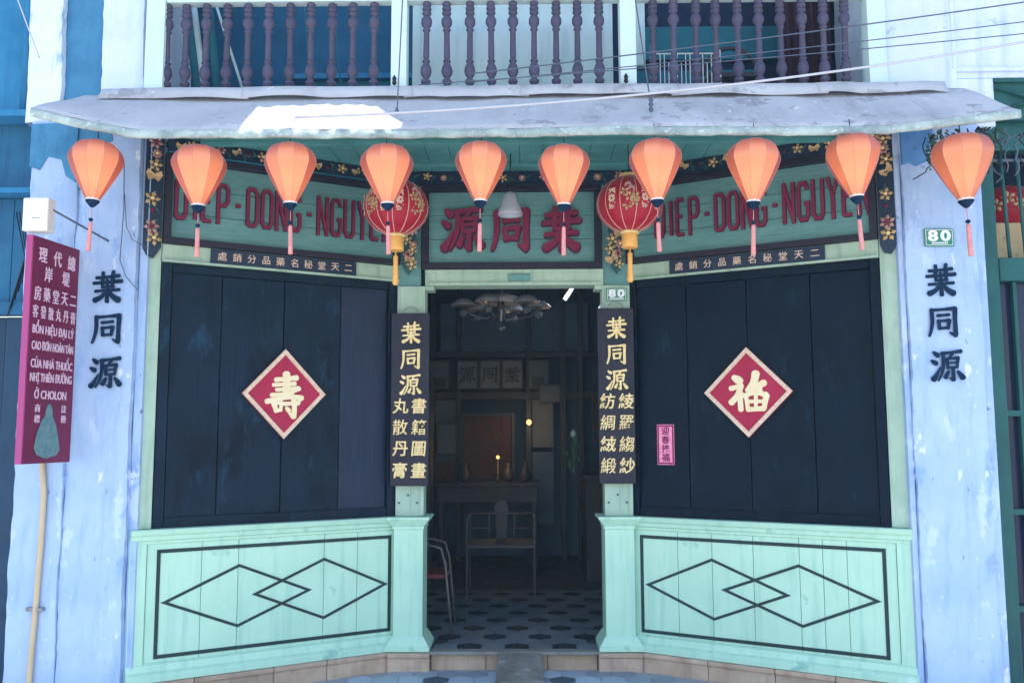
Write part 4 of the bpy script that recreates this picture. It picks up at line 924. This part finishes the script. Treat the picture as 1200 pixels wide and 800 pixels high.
# ================================================================ CABLES
def cable(label, pts, r, m, sag=.0):
    P = [Vector(p) for p in pts]; out = []
    for i in range(25):
        u = i / 24; a = P[0].lerp(P[1], u); a.z -= sag * 4 * u * (1 - u); out.append(a)
    o = MB().tube(out, r, 6).build('overhead_cable', g(m)); tag(o, label, 'cable')
cable('uppermost thin grey cable crossing the right balusters', [(-.3, 4.95, 3.66), (3.6, 4.75, 4.08)], .004, 'cable', .02)
cable('second thin grey cable crossing the right balusters', [(-.3, 4.95, 3.61), (3.6, 4.75, 3.95)], .003, 'cable', .02)
cable('third thin grey cable crossing the right balusters', [(-.6, 4.96, 3.60), (3.6, 4.75, 3.86)], .003, 'cable', .02)
cable('thick white cable rising to the right over the awning', [(-1.2, 4.50, 3.24), (3.4, 4.50, 3.76)], .0065, 'wcable', .10)
o = MB().tube([(-.69, 5.05, 4.8), (-.70, 4.78, 3.38)], .004, 6).lathe([(.004, 0), (.012, .006), (.004, .03)], 8, c=(-.70, 4.77, 3.365)).build('tie_wire', g('cable')); tag(o, 'thin tie wire holding the awning at the left middle post', 'wire')
o = MB().tube([(.60, 5.05, 4.8), (.72, 4.78, 3.40)], .004, 6).lathe([(.004, -.01), (.014, .0), (.008, .02), (.016, .03), (.008, .045), (.014, .055), (.004, .07)], 8, c=(.72, 4.775, 3.37)).build('tie_wire', g('cable')); tag(o, 'tie wire with a small dark insulator holding the awning at the right middle post', 'wire')
cable('thin pale cord slanting across the top left corner', [(-3.15, 5.0, 4.5), (-2.86, 5.0, 3.8)], .004, 'wcable')

# creeper and tangled wires behind the right lantern
t = thing('creeper', 'tangle of dark creeper stems and wires above the rightmost lantern', 'creeper', (2.42, 4.72, 3.22))
for k in range(26):
    a = Vector((random.uniform(-.16, .36), random.uniform(-.05, .12), .0)); pts = [a.copy()]
    for q in range(8): a = a + Vector((random.uniform(-.035, .035), random.uniform(-.02, .02), -random.uniform(.01, .05) if k % 3 else random.uniform(-.03, .02))); pts.append(a.copy())
    pts[0].z = .0
    MB().tube(pts, random.uniform(.0025, .005), 5).build('stem', g('black' if k % 2 else 'cable'), t)
lm = MB().add([(0, 0, 0), (.012, -.004, .02), (0, -.002, .045), (-.012, -.004, .02)], [(0, 1, 2), (0, 2, 3)]).mesh('leaf'); lm.materials.append(g('leaf'))
for k in range(190):
    o = link('leaf', lm, t, loc=(random.uniform(-.19, .2), random.uniform(-.03, .12), random.uniform(-.19, .0)), rot=(random.uniform(-1, 1), random.uniform(0, 6), random.uniform(-1, 1))); o.scale = (random.uniform(.5, 1.1),) * 3

# ================================================================ LEFT NEIGHBOUR
t = thing('neighbour_shopfront', 'dark blue boarded shopfront at the far left edge', 'shopfront', (-3.0, 5.35, GZ))
for k in range(9):
    MB().box(-.02 - .16 * (k + 1) + .003, -.02 - .16 * k, .0 + .006 * (k % 2), .05, 0, 2.25).build('board', g('nlow'), t, .004)
rect('lintel', 'nblue', t, -1.5, -.0, -.04, .05, 2.26, 2.34); 
for k in range(9):
    MB().box(-.02 - .16 * (k + 1) + .003, -.02 - .16 * k, .02, .06, 2.345, 3.0).build('upper_board', g('nblue'), t, .004)
rect('ledge', 'nblue2', t, -1.5, .0, -.10, .05, 3.005, 3.04); rect('ledge', 'nblue2', t, -1.5, .06, -.16, .05, 3.47, 3.51)
rect('dark_band', 'nblue', t, -1.5, 0, .0, .05, 3.042, 3.468)
rect('upper_wall', 'nblue2', t, -1.5, -.0, .0, .05, 3.512, 6)
MB().tube([(-.12, -.03, 3.5), (-.12, -.03, 6)], .03, 8).build('drainpipe', g('nblue2'), t)
for k in range(6): MB().tube([(-.03 - .02 * k, -.04, 2.9), (-.02, -.06 - .01 * k, 2.75 - .03 * k), (-.05 - .02 * k, -.04, 2.5 - .05 * k)], .004, 5).build('wire', g('black'), t)

# ================================================================ RIGHT NEIGHBOUR
t = thing('neighbour_shopfront', 'dark green framed shop window of the house on the right', 'shopfront', (2.72, 5.25, GZ))
rect('frame_stile', 'green', t, .0, .115, -.03, .1, 0, 3.42, .006)
rect('transom', 'green', t, .116, 1.6, -.035, .08, 2.42, 2.56, .006); rect('head', 'green', t, .116, 1.6, -.02, .08, 3.22, 3.42, .006)
for k, z in enumerate((.5, 1.05, 1.62)): rect('glazing_bar', 'green', t, .116, 1.6, -.01, .03, z, z + .035)
for x in (.20, .55): rect('glazing_bar', 'green', t, x, x + .022, -.008, .028, .0, 2.419)
rect('glass_pane', 'glass', t, .116, 1.6, .035, .04, .0, 2.419, 0)
for k in range(7): MB().tube([(.20 + k * .095, .0, 2.56), (.175 + k * .095, .0, 3.3)], .011, 8).build('window_bar', g('green'), t)
rect('cross_bar', 'parchd', t, .12, 1.6, .012, .022, 3.16, 3.178)
rect('room_back', 'darkroom', t, -.0, 1.7, .9, .95, 0, 3.5, 0); rect('room_ceiling', 'darkroom', t, 0, 1.7, .1, .9, 3.44, 3.5, 0)
o = MB().box(2.86, 3.6, 5.42, 5.44, 2.63, 2.87).build('floral_cloth', g('cloth'), None, .004); tag(o, 'yellow floral cloth hung behind the window bars at right edge', 'cloth')
t = thing('round_red_lantern', 'red and gold lantern behind the green window bars at the right edge', 'lantern', (3.06, 5.5, 2.99))
MB().lathe([(.03, -.13), (.10, -.11), (.15, -.06), (.165, 0), (.15, .06), (.10, .11), (.03, .13)], 20).build('silk_globe', g('redsilk'), t)
for k in range(7):
    a = R(200 + k * 22); o = link('gold_blossom', fl[1], t, loc=(.168 * math.cos(a), .168 * math.sin(a), .02 * (-1) ** k), rot=(0, k, a + math.pi / 2))
MB().tube([(0, 0, .12), (0, 0, .45)], .003).build('hanging_wire', g('black'), t)
t = thing('upper_vent', 'dark green vent opening with crossed bars at the top right', 'window', (2.84, 5.16, 3.42))
rect('recess', 'green', t, 0, 1.2, .02, .05, .02, .277, 0)
MB().tube([(.0, .0, .22), (.5, .0, .06)], .010, 6).tube([(.1, .005, .10), (.6, .005, .24)], .010, 6).build('crossed_bar', g('green'), t)
rect('frame', 'green', t, -.0, 1.2, .0, .018, .25, .275)

# ================================================================ SHOP INTERIOR
o = struct(MB().box(-2.2, 2.2, 10.5, 10.6, 0, 3.3).box(-2.25, -2.2, 6.1, 10.6, 0, 3.3).box(2.2, 2.25, 6.1, 10.6, 0, 3.3).build('shop_wall', g('inwall')))
o = struct(MB().box(-2.25, 2.25, 6.1, 10.6, 3.3, 3.36).build('shop_ceiling', g('inwall')))
t = thing('wooden_partition', 'dark carved wooden partition at the back of the shop', 'partition', (0, 10.05, FZ))
rect('rail', 'wood', t, -1.6, 1.6, 0, .1, 1.80, 1.88); rect('rail', 'wood', t, -1.6, 1.6, 0, .1, 2.27, 2.33)
for x in (-1.06, -.76, .03, .42, .62): rect('post', 'wood', t, x, x + .06, -.005, .11, 0, 3.1)
rect('upper_panel', 'inwall', t, -.95, .75, .03, .06, 2.34, 2.9)
for x in (-1.0, .10): rect('side_panel', 'parchd', t, x, x + .24, .03, .05, 1.25, 1.79); rect('side_panel', 'inwall', t, x, x + .24, .03, .05, .4, 1.2)
for x, ch, m_, lb in ((-.95, '', 'parchd', 'dim framed portrait at the left end of the row above the shop altar'), (-.63, '源', 'parch', 'framed parchment character left in the row above the shop altar'), (-.375, '同', 'parch', 'framed parchment character in the middle of the row above the shop altar'),
                      (-.125, '葉', 'parch', 'framed parchment character right in the row above the shop altar'), (.17, '', 'parchd', 'dim framed portrait at the right end of the row above the altar')):
    t = thing('calligraphy_picture', lb, 'picture', (x, 9.98, 2.24))
    rect('backing', m_, t, -.11, .11, 0, .012, -.155, .155)
    b = MB(); blk(b, [(-.115, -.16), (-.115, .16), (.115, .16), (.115, -.16)], .014, -.01, .014, True); b.build('frame', g('wood'), t)
    if ch: put(brush(ch, .19, .003, 1.1), g('wood'), t, 0, 0, -.001)
    else: MB().lathe([(.005, -.0), (.045, .02), (.05, .06), (.03, .1), (.005, .11)], 12).build('portrait_head', g('parch'), t, loc=(0, .03, -.02)).scale = (1, .3, 1); rect('portrait_body', 'wood', t, -.07, .07, -.004, -.001, -.14, -.03)
t = thing('altar_picture', 'reddish framed altar picture glowing dimly at the back of the shop', 'picture', (-.405, 9.97, 1.09))
rect('picture', 'altar', t, -.27, .27, 0, .012, 0, .68)
b = MB(); blk(b, [(-.29, -.02), (-.29, .70), (.29, .70), (.29, -.02)], .035, -.02, .014, True); b.build('frame', g('wood'), t)
t = thing('altar_table', 'dark carved altar table against the back partition', 'table', (-.38, 9.5, FZ))
rect('table_top', 'wood', t, -.55, .55, -.25, .25, .86, .90); rect('apron', 'woodm', t, -.52, .52, -.23, -.2, .70, .858)
for x in (-.50, .46):
    for y in (-.22, .18): rect('leg', 'wood', t, x, x + .05, y, y + .05, 0, .858)
for k, x in enumerate((-.62, -.16, .02)):
    t = thing('altar_vase', ('small dark vase at the left of the altar', 'small dark vase right of the altar flame', 'small dark vase at the right end of the altar')[k], 'vase', (x, 9.42, 1.072))
    MB().lathe([(.03, 0), (.05, .03), (.055, .08), (.025, .14), (.02, .17), (.035, .2)], 12).build('body', g('woodm'), t)
def lamp(name, label, loc, r, col, en):
    t = thing(name, label, 'lamp', loc)
    MB().lathe([(.3 * r, -r), (r * .9, -.4 * r), (r, .2 * r), (.5 * r, r)], 10).build('glowing_shade', g('flamem'), t)
    MB().lathe([(.2 * r, r), (.2 * r, 1.6 * r)], 8).build('holder', g('wood'), t)
    l = bpy.data.lights.new('bulb_light', 'POINT'); l.energy = en; l.color = col; l.shadow_soft_size = .05
    lo = bpy.data.objects.new('bulb_light', l); C.objects.link(lo); lo.location = (loc[0], loc[1] - .12, loc[2])
lamp('wall_lamp', 'small glowing yellow wall lamp right of the altar picture', (.061, 9.85, 1.70), .032, (1, .6, .3), .9)
lamp('altar_lamp', 'tiny yellow flame lamp in the middle of the altar', (-.27, 9.35, 1.33), .02, (1, .6, .25), .8)
MB().lathe([(.03, 1.072), (.008, 1.1), (.008, 1.29)], 8, c=(-.27, 9.35, 0)).build('lamp_stand', g('woodm'), [o_ for o_ in C.objects if o_.name == 'altar_lamp'][0]).location = (.27, -9.35, -1.33)
t = thing('tube_light', 'short white fluorescent tube slanting under the shop ceiling', 'light', (.43, 8.0, 2.87))
MB().tube([(-.05, 0, -.075), (.045, 0, .065)], .016, 8).build('tube', g('tubem'), t); MB().tube([(-.045, .03, -.08), (.06, .03, .08)], .02, 6).build('fitting', g('metal'), t)
l = bpy.data.lights.new('tube_lamp', 'POINT'); l.energy = 2.5; l.color = (.8, .9, 1); l.shadow_soft_size = .1; lo = bpy.data.objects.new('tube_lamp', l); C.objects.link(lo); lo.location = (.43, 7.85, 2.75)
# chandelier
t = thing('chandelier', 'old branched ceiling lamp with pale glass shades just inside the doorway', 'chandelier', (-.19, 7.6, 2.53)); t.scale = (1.1, 1.1, 1.15)
MB().lathe([(.01, .0), (.03, .02), (.02, .05), (.05, .09), (.03, .13), (.015, .2), (.012, .7)], 12).build('stem', g('metal'), t)
sh = MB().lathe([(.03, .05), (.06, .04), (.105, .0), (.10, -.006), (.05, .03)], 16, cap=False).mesh('glass_shade'); sh.materials.append(g('pglass'))
cup = MB().lathe([(.005, -.06), (.03, -.045), (.035, -.02), (.01, .0)], 12).mesh('glass_cup'); cup.materials.append(g('parch'))
for k in range(6):
    a = R(60 * k + 12); x, y = .30 * math.cos(a), .30 * math.sin(a)
    MB().tube([(0, 0, .09), (x * .4, y * .4, .03), (x * .8, y * .8, .06), (x, y, .12)], .007, 6).build('arm', g('metal'), t)
    link('glass_shade', sh, t, loc=(x, y, .13)); link('glass_cup', cup, t, loc=(x, y, .10))
MB().lathe([(.06, .22), (.13, .20), (.17, .15), (.165, .145), (.1, .18)], 18, cap=False).build('main_shade', g('boxm'), t)
MB().lathe([(.005, -.07), (.03, -.05), (.03, -.03), (.01, -.02)], 12).build('drop', g('metal'), t)
# armchair carved, facing the street
t = thing('carved_armchair', 'dark carved wooden armchair in the middle of the shop floor', 'armchair', (-.205, 8.2, FZ))
for x in (-.30, .285):
    rect('leg', 'woodm', t, x, x + .022, -.0, .022, 0, .69, .004); rect('leg', 'woodm', t, x, x + .022, -.42, -.398, 0, .42, .004)
    MB().box(x, x + .022, -.42, .0, .66, .685).build('arm', g('woodm'), t, .004)
    rect('arm_post', 'woodm', t, x, x + .022, -.42, -.398, .4205, .659, .004)
rect('seat', 'woodm', t, -.30, .307, -.44, .02, .42, .455, .006)
rect('top_rail', 'woodm', t, -.30, .307, -.0, .022, .672, .69, .004); rect('side_rail', 'woodm', t, -.278, -.12, .0, .018, .54, .555, .003); rect('side_rail', 'woodm', t, .12, .285, 0, .018, .54, .555, .003)
for x in (-.12, .105): rect('back_post', 'woodm', t, x, x + .018, .0, .02, .456, .671, .003)
MB().prism([(-.055, .456), (.055, .456), (.04, .52), (.06, .58), (.05, .66), (.07, .74), (.03, .80), (-.03, .80), (-.07, .74), (-.05, .66), (-.06, .58), (-.04, .52)], .002, .018).build('splat', g('woodm'), t, .003)
# tubular chair
t = thing('tube_chair', 'tubular metal chair with red seat just inside the left side of the doorway', 'chair', (-.78, 6.55, FZ))
for y in (-.17, .17):
    MB().tube([(.27, y, 0), (.245, y, .25), (.22, y, .50), (.19, y, .60), (.10, y, .625), (-.15, y, .63), (-.2, y, .60), (-.24, y, .0)], .010, 8).build('side_frame', g('dmetal'), t)
MB().tube([(.235, -.17, .42), (.235, .17, .42)], .008).build('cross_bar', g('metal'), t)
rect('seat', 'dred', t, -.2, .23, -.16, .16, .385, .42, .01); rect('backrest', 'dred', t, -.24, -.2, -.16, .16, .55, .8, .01)
# side cabinet with white ornament, leaning things on the right side
t = thing('glass_cabinet', 'dark wooden cabinet along the right wall of the shop', 'cabinet', (.95, 8.6, FZ))
rect('body', 'wood', t, -.35, .35, 0, .8, 0, .98); rect('door', 'woodm', t, -.32, -.01, -.015, -.001, .08, .9); rect('door', 'woodm', t, .01, .32, -.015, -.001, .08, .9); rect('top', 'wood', t, -.38, .38, -.03, .82, .981, 1.01)
t = thing('hanging_paper', 'pale green paper cutting hanging on the right side of the shop', 'decoration', (.475, 8.5, 1.2))
for k in range(14): link('paper_leaf', lm, t, loc=(random.uniform(-.05, .05), 0, .02 + k * .024), rot=(0, random.uniform(-1, 1), 0)).scale = (2.2, 1, 1.6)
MB().lathe([(.01, .34), (.03, .36), (.02, .4)], 8).build('white_knot', g('pale'), t); MB().tube([(0, .01, 0), (0, .01, .42)], .004).build('cord', g('pale'), t)
lm2 = lm
t = thing('side_door_leaf', 'open dark door leaf folded back at the right inside the doorway', 'door', (.60, 6.15, FZ))
rect('leaf', 'wood', t, -.015, .02, 0, .7, .01, 2.38); rect('panel', 'woodm', t, -.02, -.0155, .08, .62, .2, 1.0); rect('panel', 'woodm', t, -.02, -.0155, .08, .62, 1.15, 2.2)
t = thing('side_door_leaf', 'open dark door leaf folded back at the left inside the doorway', 'door', (-.76, 6.15, FZ))
rect('leaf', 'wood', t, -.03, .005, 0, .7, .01, 2.38); rect('panel', 'woodm', t, .0055, .01, .08, .62, .2, 1.0); rect('panel', 'woodm', t, .0055, .01, .08, .62, 1.15, 2.2)
for k, (x, z, w_, h_, m_, lb) in enumerate(((-.86, 1.52, .11, .17, 'parchd', 'small dim framed picture hanging at the left of the altar picture'), (-.86, 1.12, .10, .14, 'altar', 'small brownish framed picture low at the left of the altar picture'),
        (.30, 2.02, .12, .10, 'parchd', 'wide dim frame hanging above the yellow wall lamp'), (.90, 1.75, .12, .26, 'altar', 'tall brown hanging scroll on the right of the shop back wall'))):
    t = thing('framed_picture', lb, 'picture', (x, 9.96, z))
    rect('picture', m_, t, -w_, w_, 0, .012, -h_, h_)
    b = MB(); blk(b, [(-w_, -h_), (-w_, h_), (w_, h_), (w_, -h_)], .02, -.01, .014, True); b.build('frame', g('wood'), t)
t = thing('shelf_unit', 'dark shelf of jars along the left wall of the shop', 'shelf', (-1.15, 8.4, FZ))
for x in (-.25, .25): rect('upright', 'wood', t, x - .02, x + .02, 0, .3, 0, 2.0)
for k, z in enumerate((.3, .7, 1.1, 1.5, 1.9)):
    rect('shelf_board', 'wood', t, -.23, .23, 0, .3, z, z + .03)
    for q in range(4 if k < 4 else 0): MB().lathe([(.035, 0), (.045, .02), (.045, .12), (.03, .15), (.03, .17)], 10).build('jar', g(('woodm', 'parchd', 'altar')[(k + q) % 3]), t, loc=(-.17 + .11 * q, .12, z + .031))
# closing walls behind the wings (dark, keep daylight out of the shop)
o = struct(MB().plan([(-2.3, 5.42), (-.86, 6.13), (-.86, 6.2), (-2.3, 6.2)], 0, 3.37).plan([(.73, 6.13), (2.25, 5.42), (2.25, 6.2), (.73, 6.2)], 0, 3.37).box(-.95, .82, 6.12, 6.2, 2.60, 3.37).build('shop_front_wall', g('inwall')))
bpy.data.objects.remove(_to); 

# ================================================================ HAZE
hm = bpy.data.materials.new('street_haze'); hm.use_nodes = True; hn = hm.node_tree; hn.nodes.clear()
pv = hn.nodes.new('ShaderNodeVolumePrincipled'); pv.inputs['Density'].default_value = .0018; pv.inputs['Color'].default_value = (.55, .82, 1, 1); pv.inputs['Anisotropy'].default_value = .2
ho = hn.nodes.new('ShaderNodeOutputMaterial'); hn.links.new(pv.outputs[0], ho.inputs['Volume'])
hz = MB().box(-31, 31, -26, 12, -1.3, 7.5).build('haze', hm); hz['kind'] = 'stuff'
S.cycles.volume_bounces = 1
